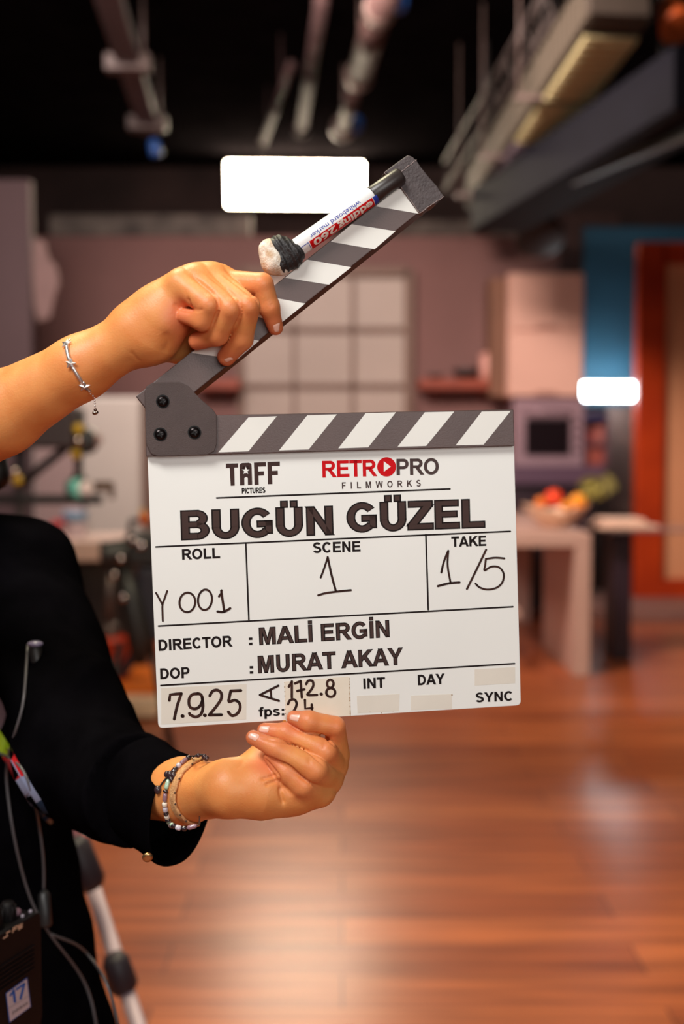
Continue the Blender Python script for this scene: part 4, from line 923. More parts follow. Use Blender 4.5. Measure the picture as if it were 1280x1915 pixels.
# felt eraser bound in black tape
def fnE(Pn):
    d = cone(Pn, P(505, 468, 9), P(513, 490, 9), .0085, .0088)
    return smin(d, cone(Pn, P(513, 490, 9), P(528, 500, 9), .0080, .0055), .006) + (np.sin(Pn[:, 0] * 2600) * np.sin(Pn[:, 1] * 2100 + 1) * np.sin(Pn[:, 2] * 2400)) * 0.00025
def fnT(Pn):
    d = cone(Pn, P(521, 463, 9), P(548, 474, 9), .0090, .0088)
    d = smin(d, cone(Pn, P(528, 490, 9), P(547, 488, 9), .0092, .0062), .003)
    c = A3(P(536, 478, 9)); u_ = A3(BU * .87 + BV * .5); s_ = (Pn - c) @ u_
    return d + np.sin(s_ * 1600) * .0003 + np.where(s_ > .001, -.0003, 0)
c0_ = np.array(P(525, 480, 9))
ve, fe = sdf_mesh(fnE, c0_ - .03, c0_ + .03, .0007, project=1); vt, ft = sdf_mesh(fnT, c0_ - .03, c0_ + .03, .0007, project=1)
er = mesh_from('eraser_felt', [(ve, fe, 0)], mat('dirty_white_felt', S(246, 240, 226), 0.9, color2=S(206, 172, 138), scale=200, bump=0.6, bscale=900), mk)
mesh_from('binding_tape', [(vt, ft, 0)], M_gafd, mk)

# ------------------------------------------------------------------ the person holding the board
M_skin = mat('skin', S(236, 160, 94), 0.45, color2=S(222, 134, 72), scale=38, bump=0.2, bscale=700, sss=0.22, spec=0.45)
M_nail = mat('nail', S(244, 190, 168), 0.25, spec=0.6)
M_jack = mat('black_jacket_cloth', (0.0030, 0.0026, 0.0034), 0.8, var=0.3, scale=30, bump=0.6, bscale=1500, spec=0.0)
M_tee = mat('lilac_cotton', S(150, 122, 130), 0.85, var=0.1, scale=20, bump=0.4, bscale=900)
M_hair = mat('black_hair', (0.006, 0.005, 0.005), 0.5, bump=0.8, bscale=220)
C0 = Vector((-0.47, 1.20, 0)); Wv = Vector((0.864, 0.504, 0)); Fv = Vector((0.504, -0.864, 0)); UP = Vector((0, 0, 1))
SL = D(40, 1075, 1.27); SR = Vector((-0.60, 1.12, SL.z + 0.02)); EL = D(150, 1440, 1.10); ER = D(-235, 905, 0.97)
# fingertips and knuckles: skin's own red plus the redder light there, coloured per vertex
nt = M_skin.node_tree; bs = nt.nodes['Principled BSDF']; src = bs.inputs['Base Color'].links[0].from_socket
at_n = nt.nodes.new('ShaderNodeAttribute'); at_n.attribute_name = 'flush_and_light'
mxs = nt.nodes.new('ShaderNodeMix'); mxs.data_type = 'RGBA'; mxs.inputs['B'].default_value = (*S(222, 124, 82), 1)
nt.links.new(at_n.outputs['Fac'], mxs.inputs['Factor']); nt.links.new(src, mxs.inputs['A']); nt.links.new(mxs.outputs['Result'], bs.inputs['Base Color'])
person = empty('person', (C0.x, C0.y, 0), 'person in a black jacket holding the film clapperboard open with both bare hands', 'person')

U_WR = P(255, 627, 0)
fU = {'pinky': [(337, 530, 22, 9.5), (390, 571, 38, 8.4), (378, 599, 33, 7.4), (345, 591, 25, 5.4)],
      'ring': [(366, 522, 18, 10), (430, 578, 38, 8.8), (407, 626, 26, 7.6), (369, 638, 14, 6.5)],
      'middle': [(396, 522, 12, 10.5), (464, 574, 36, 8.8), (453, 634, 24, 7.8), (424, 667, 12.5, 6.8)],
      'index': [(420, 530, 6, 10), (490, 532, 22, 8.6), (504, 575, 18, 7.4), (515.5, 612, 11.5, 5.8)]}
palmU = [((255, 627, 0, 19.5), (300, 590, 4, 21)), ((300, 590, 2, 20), (340, 552, 8, 14)), ((262, 618, 0, 18), (345, 535, 16, 12)), ((262, 615, 0, 18), (372, 524, 10, 12.5)), ((262, 618, -2, 17), (402, 522, 4, 12)), ((262, 620, -4, 16), (420, 534, -2, 11)),
         ((290, 632, 5, 17.5), (308, 604, 12, 13.5)), ((270, 640, -8, 15), (345, 645, -22, 12.5)), ((345, 645, -22, 12.5), (430, 618, -25, 9)), ((430, 618, -25, 9), (492, 572, -23, 7.5))]
def PT(t): return P(t[0], t[1], t[2]), t[3] / 1000
def hand_sdf(Pn, fingers, palm, extra, kb=.006):
    d = extra(Pn)
    for a, b in palm:
        (pa, ra), (pb, rb) = PT(a), PT(b); d = smin(d, cone(Pn, pa, pb, ra, rb), .010)
    pr = None
    for f in fingers.values():
        (a, ra), (b, rb) = PT(f[0]), PT(f[1]); c = cone(Pn, a, b, ra, rb); pr = c if pr is None else smin(pr, c, .0006)
    d = smin(d, pr, kb)
    for f in fingers.values():
        c = None
        for i in range(1, len(f) - 1):
            (a, ra), (b, rb) = PT(f[i]), PT(f[i + 1]); e = cone(Pn, a, b, ra, rb); c = e if c is None else smin(c, e, .003)
        d = smin(d, c, .0008)
    return d
def armU(Pn):
    d = cone(Pn, ER, P(0, 774, -45), .040, .0305); d = smin(d, cone(Pn, P(0, 774, -45), P(150, 688, -14), .0305, .0225), .01)
    return smin(d, cone(Pn, P(150, 688, -14), P(255, 627, 0), .0225, .0195), .01)
fnU = lambda Pn: hand_sdf(Pn, fU, palmU, armU)
zb = lambda x, y, o, r: (430 + x / 5.333, 1310 + y / 5.333, o, r)
fL = {'index': [zb(1075, 520, -6, 9), zb(1050, 262, 8, 7.9), zb(790, 212, 10, 8.0), zb(640, 172, 6, 5.4)],
      'middle': [zb(1040, 640, -4, 10), zb(955, 510, 15, 9), zb(560, 322, 4, 7.3), zb(345, 298, -1, 5.6)],
      'ring': [zb(985, 770, 0, 11), zb(850, 690, 22, 9.8), zb(460, 480, 16, 7.2), zb(232, 368, 9, 5.4)],
      'pinky': [zb(900, 900, 4, 11), zb(730, 840, 18, 9.5), zb(560, 715, 16, 8), zb(400, 560, 12, 5.0)]}
palmL = [(zb(0, 866, 0, 20.3), zb(320, 880, 0, 20)), (zb(350, 890, 2, 21), zb(640, 920, 2, 15)), (zb(600, 930, 2, 15), zb(880, 900, 0, 12)), (zb(300, 860, -4, 18), zb(980, 760, -8, 11)), (zb(300, 820, -8, 16), zb(1020, 640, -12, 10)),
         (zb(300, 820, -8, 16), zb(1050, 540, -12, 9)), (zb(200, 780, -8, 16), zb(360, 600, -14, 12.5)), (zb(360, 600, -14, 12.5), zb(560, 380, -19, 9)), (zb(560, 380, -19, 9), zb(700, 160, -13.5, 8))]
def armL(Pn):
    d = cone(Pn, P(430, 1476, 0), D(345, 1479, .935), .0200, .0245); d = smin(d, cone(Pn, D(345, 1479, .935), D(225, 1465, 1.03), .0245, .028), .01)
    return smin(d, cone(Pn, D(225, 1465, 1.03), EL, .028, .035), .01)
fnL = lambda Pn: hand_sdf(Pn, fL, palmL, armL, .006)

def bounds(pts, pad): a = np.array([tuple(p) for p in pts]); return a.min(0) - pad, a.max(0) + pad
def normals(V, Fq):
    n = np.zeros_like(V); e = np.cross(V[Fq[:, 2]] - V[Fq[:, 0]], V[Fq[:, 3]] - V[Fq[:, 1]])
    for k in range(4): np.add.at(n, Fq[:, k], e)
    return n / (np.linalg.norm(n, axis=1)[:, None] + 1e-12)
def bvh(V, Fq): return bvhtree.BVHTree.FromPolygons([tuple(v) for v in V], Fq.tolist())
def hit(tree, px, py, maxd=3):
    r = ray(px, py).normalized(); h = tree.ray_cast(CAM0, r, maxd); return (h[0], h[1]) if h[0] is not None else (None, None)
def crease(V, Fq, tree, lines):
    Nn = normals(V, Fq); out = V.copy()
    for pts, dep, wid in lines:
        pp = catmull([Vector((x, y, 0)) for x, y in pts], 6) if len(pts) > 2 else [Vector((*pts[0], 0)).lerp(Vector((*pts[1], 0)), i / 12) for i in range(13)]
        q_ = [hit(tree, p.x, p.y)[0] for p in pp]; q_ = [tuple(p) for p in q_ if p is not None]
        if len(q_) < 2: continue
        q_ = np.array(q_); m_ = np.all((V > q_.min(0) - wid * 4) & (V < q_.max(0) + wid * 4), axis=1); idx = np.nonzero(m_)[0]
        dd = np.full(len(idx), 9.0); tt = np.zeros(len(idx))
        for i in range(len(q_) - 1):
            a, b = q_[i], q_[i + 1]; ab = b - a; t = np.clip(((V[idx] - a) @ ab) / (ab @ ab + 1e-12), 0, 1); dist = np.linalg.norm(V[idx] - a - t[:, None] * ab, axis=1)
            up_ = dist < dd; dd[up_] = dist[up_]; tt[up_] = ((i + t) / (len(q_) - 1))[up_]
        taper = np.clip(np.minimum(tt, 1 - tt) * 5, 0.15, 1)
        out[idx] -= Nn[idx] * (dep * taper * np.exp(-(dd / wid) ** 2))[:, None]
    return out
def nail(tree, px, py, dx, dy, ln, wd):
    """draped nail plate; (dx,dy) pixel direction towards the tip; sizes in pixels"""
    l = math.hypot(dx, dy); dx /= l; dy /= l; n = 9; V = []; Fq = []
    for i in range(n):
        for j in range(n):
            u, v = -1 + 2 * i / (n - 1), -1 + 2 * j / (n - 1)
            uu = u * math.sqrt(max(0, 1 - v * v * (0.22 if u < 0 else 0.16))); vv = v * math.sqrt(max(0, 1 - u * u * 0.3))
            x = px + dx * uu * ln / 2 - dy * vv * wd / 2; y = py + dy * uu * ln / 2 + dx * vv * wd / 2
            c, nn = hit(tree, px, py)
            if c is None: return None
            dpt = (c - CAM0).dot(RC @ Vector((0, 0, -1))); g = D(x, y, dpt); hh_ = tree.find_nearest(g)
            edge = max(abs(u), abs(v)); lift = .00035 - .0006 * (edge ** 6); V.append(tuple(hh_[0] + hh_[1] * lift))
    for i in range(n - 1):
        for j in range(n - 1): Fq.append((i * n + j, (i + 1) * n + j, (i + 1) * n + j + 1, i * n + j + 1))
    return np.array(V), np.array(Fq), 1

allU = [ER] + [PT(t)[0] for f in fU.values() for t in f] + [PT(t)[0] for ab in palmU for t in ab]
lo, hi = bounds(allU, .045); VU, FU = sdf_mesh(fnU, lo, hi, .0011, .012)
tU = bvh(VU, FU)
z8 = lambda x, y: (240 + x / 4, 470 + y / 4)
VU = crease(VU, FU, tU, [([z8(345, 390), z8(365, 415), z8(392, 436)], .0008, .0016), ([z8(392, 436), z8(440, 440), z8(488, 442)], .0012, .0014), ([z8(445, 345), z8(462, 395), z8(490, 442)], .0014, .0015), ([z8(490, 440), z8(530, 440), z8(560, 430)], .0008, .0012),
    ([z8(436, 165), z8(520, 225), z8(600, 290), z8(660, 350), z8(682, 420), z8(660, 480), z8(610, 575)], .0015, .0013), ([z8(575, 165), z8(660, 230), z8(760, 310), z8(825, 390), z8(848, 450), z8(830, 510), z8(770, 620)], .0015, .0013), ([z8(700, 165), z8(790, 230), z8(880, 300), z8(960, 360), z8(980, 420)], .0013, .0013),
    ([z8(270, 600), z8(300, 680), z8(260, 760)], .0010, .0026), ([z8(10, 740), z8(60, 800), z8(90, 830)], .0005, .0014), ([z8(905, 320), z8(930, 335), z8(935, 318)], .0006, .0012), ([z8(1060, 405), z8(1090, 400)], .0003, .0009)])
nails = [nail(tU, *z8(1113, 578), 0.1, 1, 26, 14), nail(tU, *z8(752, 812), -0.8, 0.5, 20, 12)]
partsU = [(VU, FU, 0)] + [x for x in nails if x]
allL = [EL] + [PT(t)[0] for f in fL.values() for t in f] + [PT(t)[0] for ab in palmL for t in ab]
lo, hi = bounds(allL, .04); VL, FL = sdf_mesh(fnL, lo, hi, .0011, .012)
tL = bvh(VL, FL)
zq = lambda x, y: (430 + x / 5.333, 1310 + y / 5.333)
VL = crease(VL, FL, tL, [([zq(505, 850), zq(510, 940), zq(545, 1045)], .0022, .0016), ([zq(500, 840), zq(560, 890), zq(640, 960)], .0009, .0016), ([zq(310, 790), zq(380, 765), zq(465, 742)], .0016, .0012), ([zq(350, 850), zq(410, 820), zq(485, 795)], .0015, .0012),
    ([zq(0, 690), zq(80, 670), zq(170, 590)], .0006, .002), ([zq(600, 250), zq(740, 312), zq(900, 335), zq(980, 390), zq(1095, 498)], .0016, .0011), ([zq(290, 370), zq(520, 412), zq(700, 470), zq(820, 540), (zq(965, 680))], .0016, .0011), ([zq(330, 530), zq(500, 610), zq(600, 660), zq(760, 795), zq(895, 872)], .0017, .0011), ([zq(330, 560), zq(430, 680), zq(490, 760), zq(505, 850)], .0018, .0014),
    ([zq(945, 400), zq(940, 450), zq(925, 490)], .0005, .0014), ([zq(800, 560), zq(790, 640)], .0005, .0016)])
nails = [nail(tL, *zq(645, 168), -1, -.12, 26, 15), nail(tL, *zq(335, 278), -1, -.05, 26, 16), nail(tL, *zq(232, 348), -.95, -.35, 25, 17)]
partsL = [(VL, FL, 0)] + [x for x in nails if x]

def W(w_, f_, z): return C0 + Wv * w_ + Fv * f_ + UP * z
def torso(Pn, g):
    d = None
    for s in (1, -1):
        for (a, b, ra, rb) in (((.085, 0, 1.20), (.07, 0, 1.02), .092, .085), ((.07, 0, 1.02), (.08, -.01, .84), .085, .10)):
            c = cone(Pn, W(a[0] * s, a[1], a[2]), W(b[0] * s, b[1], b[2]), ra + g, rb + g); d = c if d is None else smin(d, c, .05)
    d = smin(d, cone(Pn, SL, SR, .052 + g, .052 + g), .05)
    return d
HD = W(0, .035, 1.485)
def headF(Pn):
    MH = np.array([list(Wv), list(Fv), [0, 0, 1]]).T
    h = ell(Pn, HD + Fv * -.012 + UP * .03, (.074, .094, .088), MH); h = smin(h, ell(Pn, HD + Fv * .018 + UP * -.038, (.056, .064, .078), MH), .03)
    h = smin(h, cone(Pn, W(0, .005, 1.36), W(0, .015, 1.43), .052, .049), .03)
    for s in (1, -1):
        e = HD + Wv * (.031 * s) + UP * .012
        h = smax(h, -ell(Pn, e + Fv * .092, (.018, .012, .010), MH), .012)
        h = smin(h, ell(Pn, e + Fv * .076 + UP * .018, (.020, .008, .005), MH), .010)
        q_ = (Pn[:, 2] - e.z); sp = np.linalg.norm(Pn - A3(e + Fv * .0700), axis=1)
        h = smin(h, smax(sp - .0146, .0022 - q_, .001), .0025); h = smin(h, smax(sp - .0140, q_ + .0050, .001), .0025)
        h = smin(h, ell(Pn, HD + Wv * (.076 * s) + Fv * -.012, (.009, .018, .030), MH), .006)
        h = smin(h, ell(Pn, HD + Fv * .088 + Wv * (.010 * s) + UP * -.028, (.008, .010, .007), MH), .004)
    h = smin(h, cone(Pn, HD + Fv * .080 + UP * .012, HD + Fv * .100 + UP * -.026, .006, .009), .009)
    h = smin(h, ell(Pn, HD + Fv * .080 + UP * -.0535, (.022, .010, .0055), MH), .003)
    return smin(h, ell(Pn, HD + Fv * .0795 + UP * -.0635, (.019, .010, .0065), MH), .0012)
def bodyF(Pn):
    d = torso(Pn, -.012)
    d = smin(d, cone(Pn, W(0, -.01, 1.27), W(0, .015, 1.42), .052, .05), .04)
    d = smin(d, cone(Pn, SL, EL, .043, .034), .02); d = smin(d, cone(Pn, SR, ER, .043, .038), .02)
    for s in (1, -1):
        d = smin(d, cone(Pn, W(.085 * s, 0, .80), W(.09 * s, .01, .45), .082, .052), .04); d = smin(d, cone(Pn, W(.09 * s, .01, .45), W(.09 * s, -.01, .08), .05, .034), .02)
    return d
VH, FH = sdf_mesh(headF, np.array(HD) - (.13, .13, .16), np.array(HD) + (.13, .13, .14), .0030)
VB, FB = sdf_mesh(bodyF, (-.86, .86, .03), (-.12, 1.5, 1.64), .007, .03)
eyes = []
for s in (1, -1):
    for rr, off_, mi in ((.0125, .0700, 2), (.0062, .0772, 3)):
        c = HD + Fv * off_ + Wv * (.031 * s) + UP * .012; b = bmesh.new(); bmesh.ops.create_icosphere(b, subdivisions=3, radius=rr); eyes.append((np.array([tuple(v.co + c) for v in b.verts]), np.array([[v.index for v in f.verts] for f in b.faces]), mi)); b.free()
body_o = mesh_from('body', partsU + partsL + [(VB, FB, 0), (VH, FH, 0)] + eyes, [M_skin, M_nail, mat('eye_white', (.85, .82, .8), .2), mat('iris_brown', (.05, .025, .015), .2)], person)

co = np.zeros(len(body_o.data.vertices) * 3); body_o.data.vertices.foreach_get('co', co); co = co.reshape(-1, 3) + np.array(ORG[body_o.name]); fl = np.zeros(len(co))
for fd in (fU, fL):
    for f in fd.values():
        for i, am, rd in ((1, .6, .012), (2, .55, .013), (3, .9, .016)):
            dd = np.linalg.norm(co - np.array(PT(f[i])[0]), axis=1); fl = np.maximum(fl, am * np.exp(-(dd / rd) ** 4))
at_ = body_o.data.attributes.new('flush_and_light', 'FLOAT', 'POINT'); at_.data.foreach_set('value', fl.astype(np.float32))
def wr(Pn, s, a):
    x, y, z = Pn[:, 0], Pn[:, 1], Pn[:, 2]
    return a * (np.sin(x * 31 * s + 2.2 * np.sin(z * 17 * s) + 1) * np.sin(z * 37 * s + 2 * np.sin(y * 21 * s)) + .6 * np.sin((x + z) * 58 * s + 1.5 * np.sin(y * 41 * s + z * 30)))
CUFA = D(262, 1488, 0.995)
axF = (D(330, 1505, .95) - EL).normalized()
def jackF(Pn):
    d = torso(Pn, .012)
    for s in (1, -1):
        d = smin(d, cone(Pn, W(.085 * s, 0, .98), W(.115 * s, 0, .68), .095, .135), .05)
    d = smin(d, cone(Pn, W(0, -.02, 1.29), W(0, -.01, 1.33), .075, .07), .03)
    # open front
    o = cone(Pn, W(0, .13, 1.36), W(.037, .135, 1.17), .078, .082); o = smin(o, cone(Pn, W(.037, .135, 1.17), W(.0, .165, .86), .080, .05), .01)
    d = smax(d, -o, .004)
    sl = cone(Pn, D(40, 1072, 1.27), D(85, 1215, 1.19), .058, .056); sl = smin(sl, cone(Pn, D(85, 1215, 1.19), D(140, 1365, 1.105), .056, .054), .02)
    fo = cone(Pn, D(150, 1425, 1.10), D(300, 1505, .955), .056, .046); fo = np.maximum(fo, (Pn - A3(CUFA)) @ A3(axF))
    sl = smin(sl, fo, .02)
    sl = smin(sl, cone(Pn, D(165, 1290, 1.10), D(220, 1330, 1.09), .030, .010), .012)
    d = smin(d, sl, .015)
    d = smin(d, cone(Pn, SR, ER + (SR - ER) * .12, .060, .052), .03)
    d = d + wr(Pn, 1.0, .0032)
    d = np.maximum(d, -cone(Pn, W(0, .0, 1.30), W(0, .03, 1.5), .058, .075))
    return np.maximum(d, .62 - Pn[:, 2])
VJ, FJ = sdf_mesh(jackF, (-.9, .85, .58), (-.08, 1.52, 1.44), .0040, .03)
tJ = bvh(VJ, FJ)
jacket = mesh_from('jacket', [(VJ, FJ, 0)], M_jack, person, label='black jacket')
# rolled left cuff, open towards the hand
RC0 = D(338, 1520, .95); e2 = (D(384, 1418, .95) - D(340, 1620, .95)) * .5; e1 = (D(284, 1526, .915) - D(392, 1540, .985)) * .5
m = MB(); n = 44; R0 = D(232, 1462, 1.035); rings = []
def cuffring(t, sc_, wob):
    c = R0.lerp(RC0, t); out = []
    for k in range(n):
        a_ = 2 * PI * k / n; w_ = 1 + wob * (math.sin(3 * a_ + 5 * t) * .5 + math.sin(5 * a_ + 1 - 7 * t) * .5)
        out.append(c + (e1 * math.cos(a_) + e2 * math.sin(a_)) * (sc_ * w_))
    return out
for t, s_ in ((0, 1.06), (.2, 1.09), (.4, 1.06), (.6, 1.03), (.8, 1.02), (.93, 1.03), (.985, 1.02), (1, 1.0)): rings.append(cuffring(t, s_, .035))
for t, s_ in ((.99, .965), (.9, .95), (.6, .94), (.3, .95), (.02, .94)): rings.append(cuffring(t, s_, .035))
N = len(rings); m.add([p for r_ in rings for p in r_], [(i * n + k, i * n + (k + 1) % n, (i + 1) * n + (k + 1) % n, (i + 1) * n + k) for i in range(N - 1) for k in range(n)], 0, True)
cuff = m.build('cuff', M_jack, jacket)
m = MB(); c = D(276, 1602, .915); m.lathe(c, (0.2, -1, -.2), [(0, .003), (.0008, .0042), (.002, .0038), (.0022, .002)], 0, 16); m.build('button', mat('brass', S(200, 160, 110), 0.25, 0.9), jacket)
def teeF(Pn):
    d = torso(Pn, .002) + wr(Pn, .8, .001); d = smin(d, cone(Pn, W(0, -.01, 1.27), W(0, 0, 1.33), .06, .056), .03)
    for s in (1, -1): d = smin(d, cone(Pn, W(.08 * s, 0, .9), W(.085 * s, 0, .74), .098, .10), .03)
    return np.maximum(np.maximum(d, .72 - Pn[:, 2]), -cone(Pn, W(0, .02, 1.33), W(0, .03, 1.5), .05, .08))
v, f = sdf_mesh(teeF, (-.82, .95, .70), (-.14, 1.5, 1.40), .007, .03); tT = bvh(v, f); mesh_from('t_shirt', [(v, f, 0)], M_tee, person, label='lilac grey t-shirt')
def trF(Pn):
    d = None
    for s in (1, -1):
        for a, b, ra, rb in ((W(.07 * s, 0, .88), W(.09 * s, .01, .45), .108, .075), (W(.09 * s, .01, .45), W(.09 * s, -.01, .07), .075, .062)):
            c = cone(Pn, a, b, ra, rb); d = c if d is None else smin(d, c, .03)
    return np.maximum(np.maximum(d, .05 - Pn[:, 2]), Pn[:, 2] - .92) + wr(Pn, .7, .002)
v, f = sdf_mesh(trF, (-.78, .98, .03), (-.16, 1.45, .95), .009, .03); mesh_from('trousers', [(v, f, 0)], M_jack, person)
for s in (1, -1):
    fs_ = lambda Pn: np.maximum(smin(cone(Pn, W(.09 * s, -.05, .045), W(.10 * s, .13, .035), .042, .036), cone(Pn, W(.09 * s, -.02, .05), W(.09 * s, -.01, .11), .04, .045), .02), .001 - Pn[:, 2])
    c = np.array(W(.09 * s, .03, .06)); v, f = sdf_mesh(fs_, c - .16, c + .16, .006); mesh_from('shoe', [(v, f, 0)], mat('black_leather', (.012, .012, .012), .4), person)
def hairF(Pn):
    MH = np.array([list(Wv), list(Fv), [0, 0, 1]]).T
    d = ell(Pn, HD + Fv * -.02 + UP * .035, (.088, .104, .096), MH); d = smax(d, -ell(Pn, HD + Fv * .095 + UP * -.03, (.062, .07, .09), MH), .01)
    for s in (1, -1): d = smin(d, cone(Pn, HD + Wv * (.075 * s) + Fv * -.02, HD + Wv * (.085 * s) + Fv * -.03 + UP * -.10, .026, .03), .02)
    d = smin(d, cone(Pn, HD + Fv * -.07, HD + Fv * -.09 + UP * -.16, .07, .05), .03)
    d = smin(d, cone(Pn, HD + Wv * .08 + Fv * -.03, D(-14, 890, 1.21), .03, .0165), .02)
    x = Pn @ A3(Wv); return d + np.sin(x * 700 + 3 * np.sin(Pn[:, 2] * 30)) * .0006
v, f = sdf_mesh(hairF, np.array(HD) - .26, np.array(HD) + .24, .005, .02); mesh_from('hair', [(v, f, 0)], M_hair, person)

for s in (1, -1):
    m = MB(); e = HD + UP * .034; m.tube(catmull([e + Wv * (.013 * s) + Fv * .088 + UP * -.001, e + Wv * (.030 * s) + Fv * .083 + UP * .005, e + Wv * (.048 * s) + Fv * .070], 4), [.0012, .0024, .0027, .0027, .0026, .0024, .002, .0015, .0008], 0, 8); m.build('eyebrow', M_hair, person)

# ------------------------------------------------------------------ worn and carried things
def drape(tree, pts, off, n=6, closed=False, fall=None):
    out = []
    for p in catmull([Vector((x, y, 0)) for x, y in pts], n, closed):
        h, nn = hit(tree, p.x, p.y)
        if h is None:
            g = D(p.x, p.y, fall) if fall else (out[-1] if out else None)
            if g is None: continue
            h_ = tree.find_nearest(g); h, nn = (h_[0], h_[1]) if not fall else (g, Vector((0, 0, 0)))
        out.append(h + nn * off)
    return out
M_silver = mat('silver', (0.86, 0.80, 0.76), 0.34, 0.85)
zc = lambda x, y: (100 + x / 9.575, 600 + y / 9.575)
axc = P(158, 684, -13)          # centre of the forearm under the bracelet
fr = [zc(*p) for p in ((245, 430), (270, 600), (318, 760), (400, 910), (480, 1040), (548, 1150))]
br = empty('bracelet', P(150, 740, 10), 'thin silver chain bracelet with star beads on the upper wrist', 'bracelet')
front = drape(tU, fr, .0012)
top = [P(*zc(430, 285), -14), P(*zc(370, 290), -6), P(*zc(290, 350), 2)]
bot = [P(*zc(640, 1240), 2), P(*zc(720, 1290), -6), P(*zc(800, 1210), -14), P(*zc(840, 1165), -20)]
back = [P(*zc(760, 950), -36), P(*zc(620, 640), -38), P(*zc(520, 400), -28)]
loop = top + front[::3] + [front[-1]] + bot + back
for i in range(0, len(loop)):
    a, b = loop[i], loop[(i + 1) % len(loop)]
m = MB(); m.tube(catmull(loop, 4, True), .0010, 0, 8, closed=True); m.build('chain', M_silver, br)
def star(c, nrm, r_):
    m = MB(); nrm = nrm.normalized(); x = nrm.orthogonal().normalized(); y = nrm.cross(x); vs = []
    for sgn in (-1, 1):
        for k in range(10):
            a_ = k * PI / 5; rr = r_ if k % 2 == 0 else r_ * .5; vs.append(c + (x * math.cos(a_) + y * math.sin(a_)) * rr + nrm * (.0005 * sgn))
    vs += [c - nrm * .001, c + nrm * .0018]
    m.add(vs, [(k, (k + 1) % 10, 10 + (k + 1) % 10, 10 + k) for k in range(10)] + [(21, 10 + k, 10 + (k + 1) % 10) for k in range(10)] + [(20, (k + 1) % 10, k) for k in range(10)]); m.build('star_bead', M_silver, br)
for p in ((250, 430), (322, 775), (552, 1155)):
    h, nn = hit(tU, *zc(*p)); h = h or P(*zc(*p), 4); nn = nn or BN; star(h + nn * .0016, nn, .0042)
star(P(*zc(380, 292), -5), Vector((0.2, -.4, 1)), .003)
for seg in ((front[2], front[int(len(front) * .33)]), (front[int(len(front) * .5)], front[int(len(front) * .92)])):
    m = MB(); a, b = seg; pts = [x for x in front[front.index(a):front.index(b) + 1]]; m.tube([p.copy() for p in pts], .0015, 0, 8); m.build('bar_link', M_silver, br)
def chain(pts, r_, name='dangling_chain', parent=None):
    m = MB()
    for i in range(len(pts) - 1):
        a, b = pts[i], pts[i + 1]; k = max(1, int((b - a).length / (r_ * 2.4)))
        for j in range(k): m.ball(a.lerp(b, (j + .5) / k), r_, 0, 1, (1, 1, 1.5) if (j + i) % 2 else (1.2, 1.2, .9))
    return m.build(name, M_silver, parent)
chain([P(*zc(600, 1210), 3), P(*zc(680, 1330), 2), P(*zc(735, 1360), 1), P(*zc(742, 1500), 1), P(*zc(750, 1610), 1)], .0007, parent=br)
m = MB(); m.ball(P(*zc(740, 1650), 1), .0016, 0, 2, (1.2, 1, 1)); m.ball(P(*zc(772, 1640), 1), .0014, 0, 2); m.ball(P(*zc(750, 1590), 1), .0012, 0, 2); m.build('charm', mat('oxidised_silver', (.3, .24, .2), .2, 1), br)

zd = lambda x, y: (270 + x / 9.846, 1390 + y / 9.846)
# macrame band
band = [zd(*p) for p in ((1060, 290), (860, 400), (690, 560), (590, 760), (545, 950), (555, 1100), (600, 1230), (690, 1350), (800, 1440), (960, 1475))]
cen = D(345, 1480, .905)
def backhalf(a, b, c, r_, k=6):
    out = []
    for i in range(1, k): t = i / k; p = a.lerp(b, t); out.append(p + (RC @ Vector((0, 0, -1))) * (r_ * math.sin(PI * t)))
    return out
pts = drape(tL, band, .0012, 4)
pts = [p for i, p in enumerate(pts) if i == 0 or (p - pts[i - 1]).length > .0004]
loopb = pts + backhalf(pts[-1], pts[0], cen, .036)
mb = empty('woven_bracelet', pts[-1], 'tan braided cord bracelet on the lower wrist, nearest the palm', 'bracelet')
m = MB()
for o_ in (-.0027, -.0009, .0009, .0027):
    axd = (P(430, 1474, 0) - D(225, 1465, 1.03)).normalized(); m.tube([p + axd * (o_ + .0004 * math.sin(i * 1.7)) for i, p in enumerate(loopb)], .0013, 0, 8, closed=True)
for i in range(0, len(pts) - 1):
    p = pts[i].lerp(pts[i + 1], .5); t = (pts[i + 1] - pts[i]).normalized(); m.tube([p - axd * .0032, p + Vector((0, -.0009, 0)), p + axd * .0032], .0008, 0, 6)
m.build('braid', mat('tan_cord', S(226, 176, 122), 0.8, color2=S(190, 132, 84), scale=400, bump=.5, bscale=1500), mb)
m = MB()
for i in (3, 9, 14, 19, 25, 29):
    if i < len(pts): m.ball(pts[i] + axd * .0034 + Vector((0, -.0008, 0)), .0009, 0, 1)
m.build('knot', mat('dark_thread', S(70, 44, 30), .7), mb)
# beaded bracelet
bead = [zd(*p) for p in ((840, 285), (720, 370), (590, 500), (500, 620), (455, 730), (425, 850), (405, 980), (400, 1070), (405, 1190), (430, 1290), (455, 1400), (515, 1500), (620, 1560), (740, 1570), (880, 1545), (1010, 1495))]
pb = drape(tL, bead, .0016, 5, fall=.885)
bb = empty('bead_bracelet', pb[-1], 'bracelet of mint, pearl and dark tube beads on the lower wrist, between cord and cuff', 'bracelet')
m = MB(); m.tube(pb + backhalf(pb[-1], pb[0], cen, .038), .0006, 0, 6, closed=True); m.build('string', mat('dark_thread', S(70, 44, 30), .7), bb)
cum = [0]
for i in range(1, len(pb)): cum.append(cum[-1] + (pb[i] - pb[i - 1]).length)
def at_(s):
    for i in range(1, len(pb)):
        if cum[i] >= s: return pb[i - 1].lerp(pb[i], (s - cum[i - 1]) / max(1e-9, cum[i] - cum[i - 1]))
    return pb[-1]
